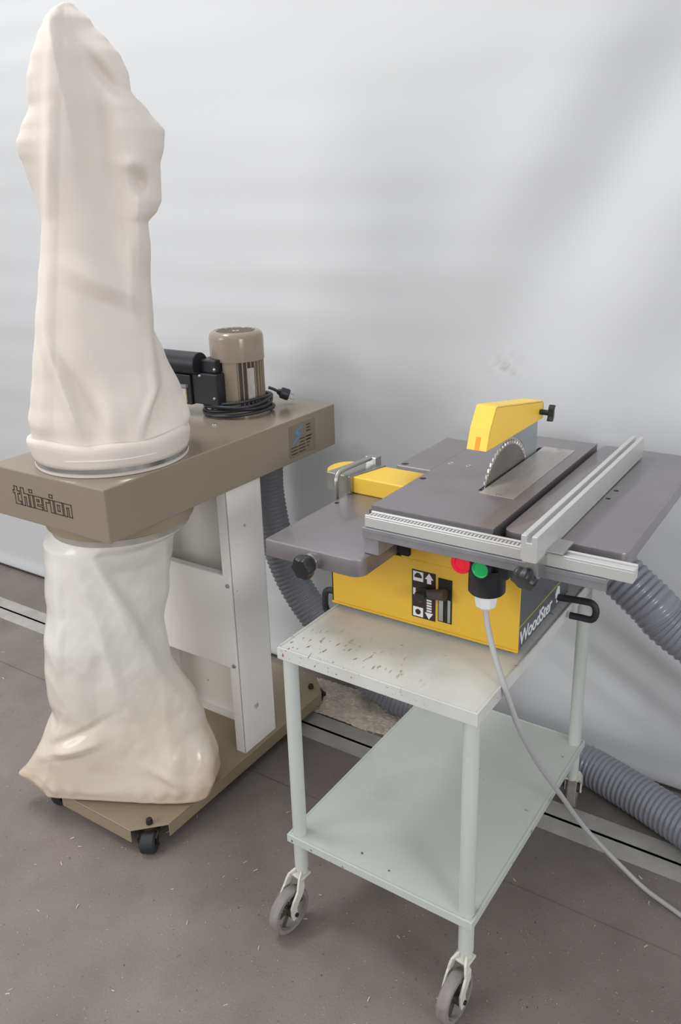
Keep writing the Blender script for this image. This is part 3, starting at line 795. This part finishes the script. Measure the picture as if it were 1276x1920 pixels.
def trolley_caster(x, y, tv):
    bm = bmesh.new()
    cyl(bm, (x, y, 0.128), (x, y, 0.148), 0.0135, seg=20)
    c = Vector((x, y, 0)); t = Vector((tv[0], tv[1], 0)); d = t.normalized(); n = Vector((-d.y, d.x, 0))
    rw = 0.0545; ax = c + t + Vector((0, 0, rw))
    v0 = None
    for s in (-1, 1):      # flat curved fork arms
        path = spline([c + n * s * 0.004 + Vector((0, 0, 0.1335)), c + n * s * 0.016 + d * 0.020 + Vector((0, 0, 0.126)), c + n * s * 0.0205 + t * 0.62 + Vector((0, 0, 0.104)), ax + n * s * 0.0205 + d * 0.004 + Vector((0, 0, 0.02)), ax + n * s * 0.0205 + Vector((0, 0, -0.012))], 0.012)
        prev = None; m_ = len(path)
        for i, p in enumerate(path):
            tg = (path[min(i + 1, m_ - 1)] - path[max(i - 1, 0)]).normalized()
            wv = n.cross(tg).normalized() * (0.0125 - 0.004 * i / m_)
            q = [bm.verts.new(p + wv + n * 0.0028), bm.verts.new(p - wv + n * 0.0028), bm.verts.new(p - wv - n * 0.0028), bm.verts.new(p + wv - n * 0.0028)]
            if prev:
                for k in range(4): bm.faces.new((prev[k], prev[(k + 1) % 4], q[(k + 1) % 4], q[k]))
            else: bm.faces.new(q)
            prev = q
        bm.faces.new(prev[::-1])
    # crown plate joining the arms
    cr = [c + n * s * 0.019 + d * e + Vector((0, 0, 0.1335 - 0.1 * max(e, 0))) for s, e in ((-1, 0.022), (1, 0.022), (1, -0.010), (-1, -0.010))]
    a = [bm.verts.new(p) for p in cr]; b = [bm.verts.new(p - Vector((0, 0, 0.006))) for p in cr]
    bm.faces.new(a); bm.faces.new(b[::-1])
    for k in range(4): bm.faces.new((a[k], a[(k + 1) % 4], b[(k + 1) % 4], b[k]))
    fk = fin('caster_fork', bm, M['fork'], tr, bevel=0.001, seg=1)
    bm = bmesh.new(); lathe(bm, [(0.043, -0.0125), (0.052, -0.0125), (rw, -0.009), (rw, 0.009), (0.052, 0.0125), (0.043, 0.0125), (0.041, 0.0)], ax, n, 40, closed=True)
    fin('wheel_rim', bm, M['wheel'], fk, auto=35)
    bm = bmesh.new(); cyl(bm, ax - n * 0.016, ax + n * 0.016, 0.0125, seg=16)
    _, u, v = frame_of(n)
    for k in range(6):
        q = u * math.cos(k * PI / 3) + v * math.sin(k * PI / 3)
        tube(bm, [ax + q * 0.009, ax + q * 0.044], 0.0048, 6)
    fin('wheel_spokes', bm, M['hub'], fk, auto=35)
    CYL('axle', ax - n * 0.027, ax + n * 0.027, 0.005, M['bolt'], fk, seg=10)
for (x, y, tv) in legs:
    bm = bmesh.new(); cyl(bm, (x, y, 0.146), (x, y, H1 - 0.006), 0.0160, seg=28)
    fin('leg', bm, M['trolley'], tr, auto=40)
    trolley_caster(x, y, tv)

# ------------------------------------------------------------------ table saw (axis-aligned with the wall)
SO = (0.3941, -0.9032, 0.0)
sw = root('table_saw', 'yellow and grey bench table saw with red and green switch, on the trolley', 'table saw', SO)
ZS = H1 + 0.001; ZT = 1.020
BX0, BX1, BV0, BV1 = -0.004, 0.444, 0.217, 0.530
bm = bmesh.new(); box(bm, BX0 + 0.002, BX1 - 0.002, BV0 + 0.003, BV1, ZS + 0.006, 0.884); box(bm, 0.180, BX1 - 0.002, BV0 + 0.003, BV1, 0.884, 0.985)
body = fin('saw_body', bm, M['sawgrey'], sw, bevel=0.002)
for x in (BX0 + 0.02, BX1 - 0.02):
    for y in (BV0 + 0.02, BV1 - 0.02):
        CYL('foot', (x, y, H1 - 0.0024), (x, y, ZS + 0.008), 0.010, M['rubber'], sw, seg=14)
# yellow front: panel with a raised frame edge
bm = bmesh.new(); box(bm, BX0, BX1, BV0 - 0.001, BV0 + 0.003, ZS + 0.006, 0.886); box(bm, 0.176, BX1, BV0 - 0.001, BV0 + 0.003, 0.886, 0.985)
box(bm, BX0, BX0 + 0.004, BV0 - 0.001, BV0 + 0.012, ZS + 0.006, 0.886); box(bm, BX0, BX1, BV0 - 0.004, BV0 - 0.001, ZS + 0.006, ZS + 0.011)
fp = fin('front_panel', bm, M['yellow'], sw, bevel=0.0008, seg=1); fp['label'] = 'bright yellow front panel'
# rise crank decal and slot
dv = BV0 - 0.0012
dec = B('decal', 0.203, 0.259, dv - 0.0005, dv + 0.001, 0.753, 0.864, M['decal'], fp); dec['label'] = 'black decal with white pictograms'
bm = bmesh.new(); e0, e1 = dv - 0.0011, dv - 0.0003
def fpoly(poly): prism(bm, poly, 1, e0, e1)
fpoly([(0.206, 0.839), (0.230, 0.839), (0.230, 0.861), (0.206, 0.861)]); fpoly([(0.206, 0.756), (0.230, 0.756), (0.230, 0.778), (0.206, 0.778)])
fpoly([(0.239, 0.838), (0.249, 0.838), (0.249, 0.848), (0.254, 0.848), (0.244, 0.862), (0.234, 0.848), (0.239, 0.848)])
fpoly([(0.239, 0.770), (0.249, 0.770), (0.254, 0.770), (0.244, 0.755), (0.234, 0.770)])
for k in range(5): fpoly([(0.2385, 0.7725 + k * 0.0062), (0.2500, 0.7725 + k * 0.0062), (0.2500, 0.7765 + k * 0.0062), (0.2385, 0.7765 + k * 0.0062)])
fpoly([(0.206, 0.806), (0.212, 0.806), (0.212, 0.822), (0.206, 0.822)])
fpoly([(0.216, 0.800), (0.224, 0.794), (0.232, 0.800), (0.230, 0.802), (0.224, 0.798), (0.218, 0.802)])
fin('pictogram', bm, M['white'], fp)
bm = bmesh.new(); e0, e1 = dv - 0.0015, dv - 0.0010
fpoly([(0.209, 0.847), (0.227, 0.847), (0.226, 0.853), (0.221, 0.858), (0.215, 0.858), (0.210, 0.853)])
fpoly([(0.218 + 0.0065 * math.cos(2 * PI * k / 14), 0.767 + 0.0065 * math.sin(2 * PI * k / 14)) for k in range(14)])
o = fin('pictogram_symbol', bm, M['decal'], fp); o['kind'] = 'stuff'
sl = B('crank_slot', 0.265, 0.297, dv - 0.0006, dv + 0.001, 0.757, 0.858, M['dark'], fp)
bm = bmesh.new(); box(bm, 0.2675, 0.2775, dv - 0.0022, dv - 0.0004, 0.760, 0.812); box(bm, 0.288, 0.2945, dv - 0.0022, dv - 0.0004, 0.760, 0.812)
fin('guide_bar', bm, M['zinc'], fp)
bm = bmesh.new(); cyl(bm, (0.281, BV0, 0.829), (0.281, BV0 - 0.020, 0.829), 0.0085, seg=16); cyl(bm, (0.289, BV0 - 0.018, 0.8305), (0.243, BV0 - 0.018, 0.822), 0.0125, 0.009, seg=18)
ck = fin('crank', bm, M['hub'], sw, auto=40)
bm = bmesh.new(); lathe(bm, [(0, 0.030), (0.009, 0.029), (0.0125, 0.024), (0.013, 0.006), (0.010, 0), (0, 0)], (0.238, BV0 - 0.010, 0.8215), (0, -1, 0), 20); fin('crank_knob', bm, M['black'], ck, auto=40)
# right side: line and maker's lettering
sx_ = BX1 - 0.002
bm = bmesh.new(); prism(bm, [(BV0 + 0.004, 0.7845), (BV1 - 0.002, 0.7845), (BV1 - 0.002, 0.7875), (BV0 + 0.004, 0.7875)], 0, sx_ - 0.0003, sx_ + 0.0005); fin('print_line', bm, M['lime'], body)
mt = Matrix(((0, 0, 1, sx_ + 0.0003), (1, 0, 0, BV0 + 0.010), (0, 1, 0, 0.7415), (0, 0, 0, 1)))
text_mesh('lettering', 'WoodSter', 0.0450, M['white'], body, mt, 0.0004, 0.10, 0.96, 0.0006)
bm = bmesh.new(); prism(bm, [(0.446, 0.741), (0.457, 0.741), (0.457, 0.754), (0.466, 0.754), (0.463, 0.777), (0.452, 0.781), (0.438, 0.768), (0.438, 0.756), (0.446, 0.756)], 0, sx_ - 0.0003, sx_ + 0.0006); fin('emblem', bm, M['white'], body)
# bent rod hooks at the sides of the body
hk = spline([(BX1 - 0.006, 0.455, 0.752), (0.500, 0.455, 0.757), (0.520, 0.455, 0.756), (0.528, 0.455, 0.745), (0.528, 0.455, 0.728), (0.520, 0.455, 0.717), (0.500, 0.455, 0.716), (0.472, 0.455, 0.715)], 0.006)
TUBE('hook', hk, 0.0078, M['rubber'], sw, 10)
hk = spline([(BX0 + 0.006, 0.236, 0.747), (-0.024, 0.236, 0.749), (-0.036, 0.236, 0.742), (-0.039, 0.236, 0.728), (-0.039, 0.236, 0.705), (-0.034, 0.236, 0.694), (-0.010, 0.236, 0.690)], 0.006)
TUBE('hook', hk, 0.0078, M['rubber'], sw, 10)

# tables
TU0, TU1, TV0, TV1 = 0.148, 0.412, 0.146, 0.784
bm = bmesh.new()
s0, s1, q0, q1 = 0.2975, 0.3065, 0.330, 0.690
box(bm, TU0, s0, TV0, TV1, 0.984, ZT); box(bm, s1, TU1, TV0, TV1, 0.984, ZT); box(bm, s0, s1, TV0, q0, 0.984, ZT); box(bm, s0, s1, q1, TV1, 0.984, ZT)
bmesh.ops.remove_doubles(bm, verts=bm.verts[:], dist=1e-5)
ct = fin('saw_table', bm, M['table'], sw)
WG = B('table_wing', 0.060, TU0 - 0.0012, 0.404, 0.664, 1.010, ZT - 0.0006, M['table'], sw, bevel=0.0018)
def hole(x, y, z, r, dz=0.05): return lambda bm: cyl(bm, (x, y, z - dz), (x, y, z + 0.01), r, seg=20)
cut(ct, [hole(0.160, 0.345, ZT, 0.0075, 0.02)]); cut(WG, [hole(0.0735, 0.420, ZT, 0.0085, 0.02)])
for (x, y) in ((0.164, 0.474), (0.209, 0.475)):
    bm = bmesh.new(); lathe(bm, [(0, -0.001), (0.003, -0.001), (0.0045, 0.0004), (0.008, 0.0006), (0.0085, 0), (0, -0.002)], (x, y, ZT), seg=18); fin('screw', bm, M['zinc'], sw, auto=40)
LP = []
def rrect(x0, x1, y0, y1, r, n=6, rs=(1, 1, 1, 1)):
    P = []
    for (cx_, cy_, a0, k) in ((x1, y0, -90, rs[0]), (x1, y1, 0, rs[1]), (x0, y1, 90, rs[2]), (x0, y0, 180, rs[3])):
        rr = r * k; ccx = cx_ + (-rr if cx_ == x1 else rr); ccy = cy_ + (rr if cy_ == y0 else -rr)
        for i in range(n + 1):
            a = math.radians(a0 + 90 * i / n); P.append((ccx + rr * math.cos(a), ccy + rr * math.sin(a)))
    return P
bm = bmesh.new(); prism(bm, rrect(-0.070, 0.169, 0.067, 0.505, 0.020, 6, (1.3, 0.5, 0.5, 0.25)), 2, 0.892, 0.930)
lp = fin('side_plate', bm, M['table'], sw, bevel=0.0025, auto=35); lp['label'] = 'lower dark grey plate on the left'
cut(lp, [hole(-0.057, 0.324, 0.930, 0.006, 0.03), hole(-0.055, 0.405, 0.930, 0.006, 0.03)])
# profile under the side plate that carries it to the body
B('support_bar', -0.02, 0.178, 0.250, 0.300, 0.884, 0.893, M['sawgrey'], sw)
bm = bmesh.new(); prism(bm, rrect(0.419, 0.649, 0.176, 0.815, 0.016, 5), 2, 0.978, 1.010)
rp = fin('extension_table', bm, M['table'], sw, bevel=0.003, auto=35)
cut(rp, [hole(0.540, 0.493, 1.010, 0.0055, 0.02), hole(0.539, 0.437, 1.010, 0.0055, 0.02)])
for y in (0.30, 0.66): B('extension_bracket', 0.432, 0.62, y, y + 0.04, 0.955, 0.978, M['table_edge'], sw)
# insert plate
ip = B('insert_plate', 0.3070, 0.3835, 0.316, 0.700, ZT - 0.004, ZT + 0.0009, M['insert'], sw)
for (x, y) in ((0.347, 0.322), (0.347, 0.694)):
    bm = bmesh.new(); lathe(bm, [(0, -0.0015), (0.0055, 0.0012), (0.0055, 0.0006), (0, -0.003)], (x, y, ZT), seg=16); fin('screw', bm, M['bolt'], ip)
# blade
BC = Vector((0.302, 0.469, 0.9500)); BR_ = 0.1405
bm = bmesh.new(); lathe(bm, [(0, -0.0012), (BR_ - 0.006, -0.0012), (BR_ - 0.006, 0.0012), (0, 0.0012)], BC, (1, 0, 0), 96); 
bl = fin('saw_blade', bm, M['blade'], sw, auto=40)
bm = bmesh.new(); NT = 60
for k in range(NT):
    t = 2 * PI * k / NT
    def bp(r, tt, x): return bm.verts.new(BC + Vector((x, r * math.cos(tt), r * math.sin(tt))))
    w = 2 * PI / NT
    A = [bp(BR_ - 0.008, t, -0.0015), bp(BR_ - 0.008, t + w * 0.75, -0.0015), bp(BR_ - 0.001, t + w * 0.55, -0.0017), bp(BR_ + 0.003, t + w * 0.10, -0.0017)]
    Bq = [bp(BR_ - 0.008, t, 0.0015), bp(BR_ - 0.008, t + w * 0.75, 0.0015), bp(BR_ - 0.001, t + w * 0.55, 0.0017), bp(BR_ + 0.003, t + w * 0.10, 0.0017)]
    bm.faces.new(A); bm.faces.new(Bq[::-1])
    for i in range(4): bm.faces.new((A[i], A[(i + 1) % 4], Bq[(i + 1) % 4], Bq[i]))
fin('teeth', bm, M['teeth'], bl)
# riving splitter behind the blade and the guard on it
arc = [(BC.y + (BR_ + 0.007) * math.cos(a), BC.z + (BR_ + 0.007) * math.sin(a)) for a in [math.radians(27 + i * 6) for i in range(9)]]
poly = arc[::-1] + [(0.655, 1.000), (0.655, 1.135), (0.560, 1.140)]
bm = bmesh.new(); prism(bm, poly, 0, 0.3005, 0.3030); fin('splitter', bm, M['splitter'], sw)
gp = [(0.306, 1.1150), (0.322, 1.156), (0.349, 1.1955), (0.356, 1.197), (0.620, 1.153), (0.628, 1.146), (0.628, 1.111)]
bm = bmesh.new()
for (a, b) in ((0.2810, 0.2855), (0.3205, 0.3250)): prism(bm, gp, 0, a, b)                 # two cheeks
roof = [(0.304, 1.115), (0.320, 1.157), (0.348, 1.1975), (0.356, 1.199), (0.621, 1.155), (0.629, 1.147), (0.629, 1.120), (0.624, 1.120), (0.624, 1.145), (0.619, 1.150), (0.356, 1.194), (0.3515, 1.193), (0.325, 1.155), (0.309, 1.115)]
prism(bm, roof, 0, 0.2810, 0.3250)
gd = fin('blade_guard', bm, M['yellow_plastic'], sw, bevel=0.0012, seg=2); gd['label'] = 'bright yellow plastic blade guard'
bm = bmesh.new()
v = [bm.verts.new(p) for p in ((0.2985, 0.3035, 1.1152), (0.3085, 0.3035, 1.1152), (0.3085, 0.3132, 1.1410), (0.2985, 0.3132, 1.1410), (0.2985, 0.3075, 1.1152), (0.3085, 0.3075, 1.1152), (0.3085, 0.3172, 1.1410), (0.2985, 0.3172, 1.1410))]
for f in ((0, 1, 2, 3), (7, 6, 5, 4), (0, 4, 5, 1), (1, 5, 6, 2), (2, 6, 7, 3), (3, 7, 4, 0)): bm.faces.new([v[i] for i in f])
fin('guard_slot', bm, M['orange'], gd)
bm = bmesh.new(); cyl(bm, (0.325, 0.606, 1.131), (0.346, 0.606, 1.131), 0.0065, seg=14)
wp = [(0.006 * math.cos(a), 0.006 * math.sin(a)) for a in (0,)]
prism(bm, [(0.606 + p * 0.9, 1.131 + q) for p, q in ((-0.006, -0.008), (-0.013, -0.017), (-0.002, -0.019), (0.004, -0.010), (0.006, 0.008), (0.013, 0.017), (0.002, 0.019), (-0.004, 0.010))], 0, 0.345, 0.358)
fin('guard_knob', bm, M['black'], sw, bevel=0.0012, seg=1)

# front rail, support angle, scale
RV = 0.105
bm = bmesh.new(); box(bm, 0.157, 0.678, RV, RV + 0.030, 0.990, 1.0105); box(bm, 0.157, 0.678, RV + 0.0005, RV + 0.0055, 1.0105, 1.0145); box(bm, 0.157, 0.678, RV + 0.0245, RV + 0.030, 1.0105, 1.0145)
fr = fin('front_rail', bm, M['alu'], sw, bevel=0.0007, seg=1)
B('rail_scale', 0.160, 0.498, RV + 0.007, RV + 0.0235, 1.0104, 1.0112, M['scale'], sw)
bm = bmesh.new(); box(bm, 0.152, 0.636, RV - 0.004, RV + 0.040, 0.980, 0.989); box(bm, 0.152, 0.636, RV - 0.002, RV + 0.002, 0.966, 0.981)
fin('rail_support', bm, M['table_edge'], sw, bevel=0.0008, seg=1)
B('rail_bracket', 0.152, 0.186, RV + 0.003, TV0 + 0.07, 0.931, 0.981, M['table_edge'], sw, bevel=0.0015)
B('table_edge', TU0 - 0.001, TU1, RV + 0.034, TV0 + 0.002, 0.985, 1.012, M['sawgrey'], sw)
bm = bmesh.new(); box(bm, 0.178, 0.200, 0.205, 0.222, 0.895, 0.960); fin('dark_bracket', bm, M['dark'], sw)
# rip fence: hollow profile with a top groove, head, clamp, knob
bm = bmesh.new()
FU0, FU1, FV0, FV1, FZ0, FZ1 = 0.500, 0.5285, 0.056, 0.756, 1.0115, 1.0600
prof = [(FU0, FZ0 + 0.006), (FU0 + 0.004, FZ0), (FU1, FZ0), (FU1, FZ1), (FU1 - 0.0095, FZ1), (FU1 - 0.0095, FZ1 - 0.013), (FU0 + 0.0095, FZ1 - 0.013), (FU0 + 0.0095, FZ1), (FU0, FZ1)]
prism(bm, prof, 1, FV0, FV1)
fe = fin('rip_fence', bm, M['alu'], sw, bevel=0.0008, seg=1); fe['label'] = 'long grooved aluminium rip fence'
bm = bmesh.new(); box(bm, FU0 + 0.008, FU1 + 0.002, FV0 + 0.006, RV - 0.001, 0.978, FZ0 + 0.002); box(bm, FU0 + 0.004, FU1 + 0.030, RV - 0.003, RV + 0.060, 1.0148, 1.0195)
fin('fence_head', bm, M['zinc'], fe, bevel=0.0015)
bm = bmesh.new(); cyl(bm, (0.512, 0.092, 0.994), (0.507, 0.060, 0.980), 0.006, seg=12)
fin('fence_bolt', bm, M['zinc'], fe, auto=40)
def star_knob(name, c, d, r, th, m, parent, lobes=6):
    d, u, v = frame_of(d); c = Vector(c); bm = bmesh.new(); rings = []
    for (k, h) in ((0.55, 0.0), (0.92, 0.15), (1.0, 0.4), (1.0, 0.75), (0.9, 0.95), (0.45, 1.0)):
        rings.append([bm.verts.new(c + d * h * th + (u * math.cos(t) + v * math.sin(t)) * r * k * (1 + 0.09 * math.cos(lobes * t))) for t in [2 * PI * i / 48 for i in range(48)]])
    for a, b in zip(rings, rings[1:]):
        for i in range(48): bm.faces.new((a[i], a[(i + 1) % 48], b[(i + 1) % 48], b[i]))
    bm.faces.new(rings[0][::-1]); bm.faces.new(rings[-1])
    return fin(name, bm, m, parent, auto=35)
star_knob('fence_knob', (0.508, 0.074, 0.984), (-0.10, -0.80, -0.50), 0.0225, 0.024, M['black'], fe)
# knob on the front of the side plate
CYL('washer', (0.050, 0.0675, 0.905), (0.050, 0.058, 0.905), 0.0185, M['zinc'], sw, bevel=0.001)
star_knob('plate_knob', (0.049, 0.058, 0.903), (-0.1, -1, -0.15), 0.0245, 0.028, M['black'], sw)
# switch box and buttons
bm = bmesh.new(); box(bm, 0.340, 0.450, 0.130, 0.216, 0.930, 0.980); sbx = fin('switch_box', bm, M['black'], sw, bevel=0.004)
bm = bmesh.new(); lathe(bm, [(0, 0.890), (0.033, 0.890), (0.0355, 0.893), (0.0355, 0.944), (0, 0.944)], (0.402, 0.148, 0), seg=40); fin('socket', bm, M['black'], sbx, auto=40)
for nm, x, z, m_ in (('stop_button', 0.364, 0.9540, 'red'), ('start_button', 0.4035, 0.9510, 'green')):
    bm = bmesh.new(); lathe(bm, [(0.015, 0), (0.0205, 0), (0.0205, 0.020), (0.019, 0.022), (0.0165, 0.022), (0.0160, 0.012)], (x, 0.130, z), (0, -1, 0), 32, closed=True)
    bz_ = fin('button_bezel', bm, M['black'] if nm == 'start_button' else M['red'], sbx, auto=40)
    bm = bmesh.new(); lathe(bm, [(0, 0.0185), (0.0125, 0.0185), (0.0135, 0.022 if m_ == 'red' else 0.020), (0.0162, 0.0215), (0.0162, 0), (0, 0)], (x, 0.130, z), (0, -1, 0), 32)
    fin(nm, bm, M[m_], sbx, auto=40)

# ------------------------------------------------------------------ yellow bar held by a rod clamp
cb_ = root('clamp_bar', 'yellow flat bar with rounded end in a bent-rod clamp, left of saw table', 'clamp', SO)
bm = bmesh.new(); P = []
for i in range(9):
    a = math.radians(95 + 150 * i / 8); P.append((-0.118 + 0.042 * math.cos(a), 0.455 + 0.052 * math.sin(a)))
poly = [(0.146, 0.394), (0.146, 0.503), (-0.10, 0.508)] + P + [(-0.110, 0.402)]
prism(bm, poly, 2, 0.9304, 0.972); fin('bar', bm, M['yellow_plastic'], cb_, bevel=0.004, seg=3)
bm = bmesh.new(); sl_ = [(-0.135, 0.396), (-0.062, 0.388), (-0.030, 0.508), (-0.112, 0.514)]
prism(bm, sl_, 2, 0.9303, 0.9750); fin('sleeve', bm, M['zinc'], cb_, bevel=0.002)
rod = spline([(-0.084, 0.362, 0.880), (-0.084, 0.362, 0.955), (-0.084, 0.364, 0.972), (-0.085, 0.374, 0.983), (-0.083, 0.395, 0.988), (-0.077, 0.450, 0.990), (-0.070, 0.512, 0.990)], 0.006)
TUBE('rod', rod, 0.0062, M['zinc'], cb_, 14)
bm = bmesh.new(); box(bm, -0.086, -0.052, 0.497, 0.522, 0.965, 0.994); fin('clamp_shoe', bm, M['zinc'], cb_, bevel=0.003)
bm = bmesh.new(); prism(bm, [(-0.084 + 0.010 * math.cos(k * PI / 3), 0.362 + 0.010 * math.sin(k * PI / 3)) for k in range(6)], 2, 0.886, 0.900); fin('rod_nut', bm, M['bolt'], cb_)

# ------------------------------------------------------------------ extension cord with its white connector
cd = root('power_cord', 'grey power cord with white connector hanging from saw switch to floor', 'cord', SO)
bm = bmesh.new(); lathe(bm, [(0, 0.8895), (0.0235, 0.8895), (0.0225, 0.876), (0.0200, 0.862), (0.010, 0.854), (0, 0.854)], (0.402, 0.145, 0), seg=8); fin('connector', bm, M['white'], cd, bevel=0.0015)
cp = [(0.402, 0.145, 0.860), (0.408, 0.138, 0.835), (0.430, 0.120, 0.788), (0.466, 0.100, 0.722), (0.489, 0.129, 0.62), (0.495, 0.236, 0.47), (0.514, 0.338, 0.33), (0.544, 0.421, 0.20), (0.587, 0.471, 0.11), (0.640, 0.492, 0.050), (0.690, 0.492, 0.018), (0.776, 0.470, 0.0062), (0.95, 0.40, 0.006), (1.3, 0.25, 0.006)]
TUBE('cable', cp, 0.0058, M['cord'], cd, 12, 0.012)

# ------------------------------------------------------------------ suction hose
hp = [(-0.235, -0.130, 0.890), (-0.250, -0.118, 0.80), (-0.255, -0.112, 0.70), (-0.232, -0.110, 0.56), (-0.178, -0.108, 0.42), (-0.092, -0.105, 0.305), (0.05, -0.098, 0.165), (0.18, -0.088, 0.085), (0.32, -0.080, 0.0605), (0.56, -0.077, 0.0575), (0.80, -0.080, 0.0575), (0.92, -0.110, 0.0575), (1.11, -0.186, 0.0575), (1.36, -0.30, 0.059), (1.62, -0.40, 0.10), (1.74, -0.44, 0.26), (1.64, -0.41, 0.42), (1.38, -0.345, 0.535), (1.085, -0.303, 0.655), (1.005, -0.303, 0.716), (0.92, -0.290, 0.772), (0.84, -0.255, 0.802), (0.765, -0.235, 0.812), (0.715, -0.270, 0.812), (0.700, -0.330, 0.812), (0.700, -0.378, 0.812)]
fine = spline(hp, 0.004); pitch = 0.0150; smp = 6
pts = resample(fine, pitch / smp)
prof = (0.0522, 0.0540, 0.0555, 0.0560, 0.0549, 0.0527)
bm = bmesh.new(); tube(bm, pts, lambda i: prof[i % smp], 28)
o = fin('suction_hose', bm, M['hose'], None, smooth=True)
tag(o, 'grey ribbed suction hose running from collector along the wall to the saw', 'hose')
bm = bmesh.new(); lathe(bm, [(0.040, 0.872), (0.058, 0.872), (0.058, zb), (0.040, zb)], (-0.235 - DC[0], -0.130 - DC[1], 0), seg=40, closed=True); fin('inlet_port', bm, M['brown_dust'], dc, auto=40)
CYL('dust_port', (0.306, BV1 - 0.005, 0.812), (0.306, BV1 + 0.030, 0.812), 0.049, M['black'], sw, seg=32)

# ------------------------------------------------------------------ sawdust pile and scattered chips
def pile_h(x, y):
    u_ = (x - 0.06) / (0.27 if x > 0.06 else 0.40); v_ = (y + 0.115) / 0.085
    h_ = 0.034 * max(0.0, 1 - u_ * u_ * 0.9 - v_ * v_ * 0.8)
    return h_ * (0.75 + 0.6 * noise.noise((x * 14, y * 14, 0)))
bm = bmesh.new(); nx, ny = 90, 50; g = []
for j in range(ny + 1):
    y = -0.205 + 0.185 * j / ny
    g.append([bm.verts.new((-0.32 + 0.70 * i / nx, y, 0.0006 + pile_h(-0.32 + 0.70 * i / nx, y) + (0.0040 * random.random() if pile_h(-0.32 + 0.70 * i / nx, y) > 0.002 else -0.0012))) for i in range(nx + 1)])
for a, b in zip(g, g[1:]):
    for i in range(nx): bm.faces.new((a[i], a[i + 1], b[i + 1], b[i]))
def chip(bm, x, y, z, L, wd, th):
    a = random.uniform(0, PI); c, s = math.cos(a), math.sin(a); tl = random.uniform(-0.15, 0.35)
    vv = []
    for (p, q, r) in ((-1, -1, 0), (1, -1, 0), (1, 1, 0), (-1, 1, 0), (-1, -1, 1), (1, -1, 1), (1, 1, 1), (-1, 1, 1)):
        lx, ly = p * L / 2 * (0.7 if q > 0 else 1), q * wd / 2
        vv.append(bm.verts.new((x + lx * c - ly * s, y + lx * s + ly * c, z + r * th + max(0, tl) * (p + 1) * L * 0.3)))
    for f in ((0, 3, 2, 1), (4, 5, 6, 7), (0, 1, 5, 4), (1, 2, 6, 5), (2, 3, 7, 6), (3, 0, 4, 7)): bm.faces.new([vv[i] for i in f])
for k in range(3600):
    x, y = random.uniform(-0.31, 0.36), random.uniform(-0.204, -0.03)
    if random.random() < 0.2 + pile_h(x, y) * 30: chip(bm, x, y, 0.0006 + pile_h(x, y), random.uniform(0.004, 0.010), random.uniform(0.0025, 0.005), 0.0022)
o = fin('sawdust_pile', bm, M['dust'], None)
tag(o, 'low pile of pale sawdust on the floor by the hose', 'sawdust', kind='stuff')
bm = bmesh.new()
for k in range(1700):
    x, y = random.uniform(-1.3, 1.5), random.uniform(-1.9, -0.34)
    if J0 - 0.01 < y < J1 + 0.01: continue
    big = random.random() < 0.09
    L = random.uniform(0.008, 0.014) if big else random.uniform(0.0015, 0.0045)
    chip(bm, x, y, 0.0002, L, L * random.uniform(0.13, 0.30), 0.0010)
for k in range(200):
    x = random.uniform(-1.4, 1.4); chip(bm, x, random.uniform(J0, J1), -0.006, random.uniform(0.003, 0.007), 0.003, 0.002)
o = fin('wood_chips', bm, M['chip'], None)
tag(o, 'small pale wood chips scattered over the concrete floor', 'wood chips', kind='stuff')

for me in bpy.data.materials:
    for k in ('_ramp', '_map'):
        if k in me: del me[k]
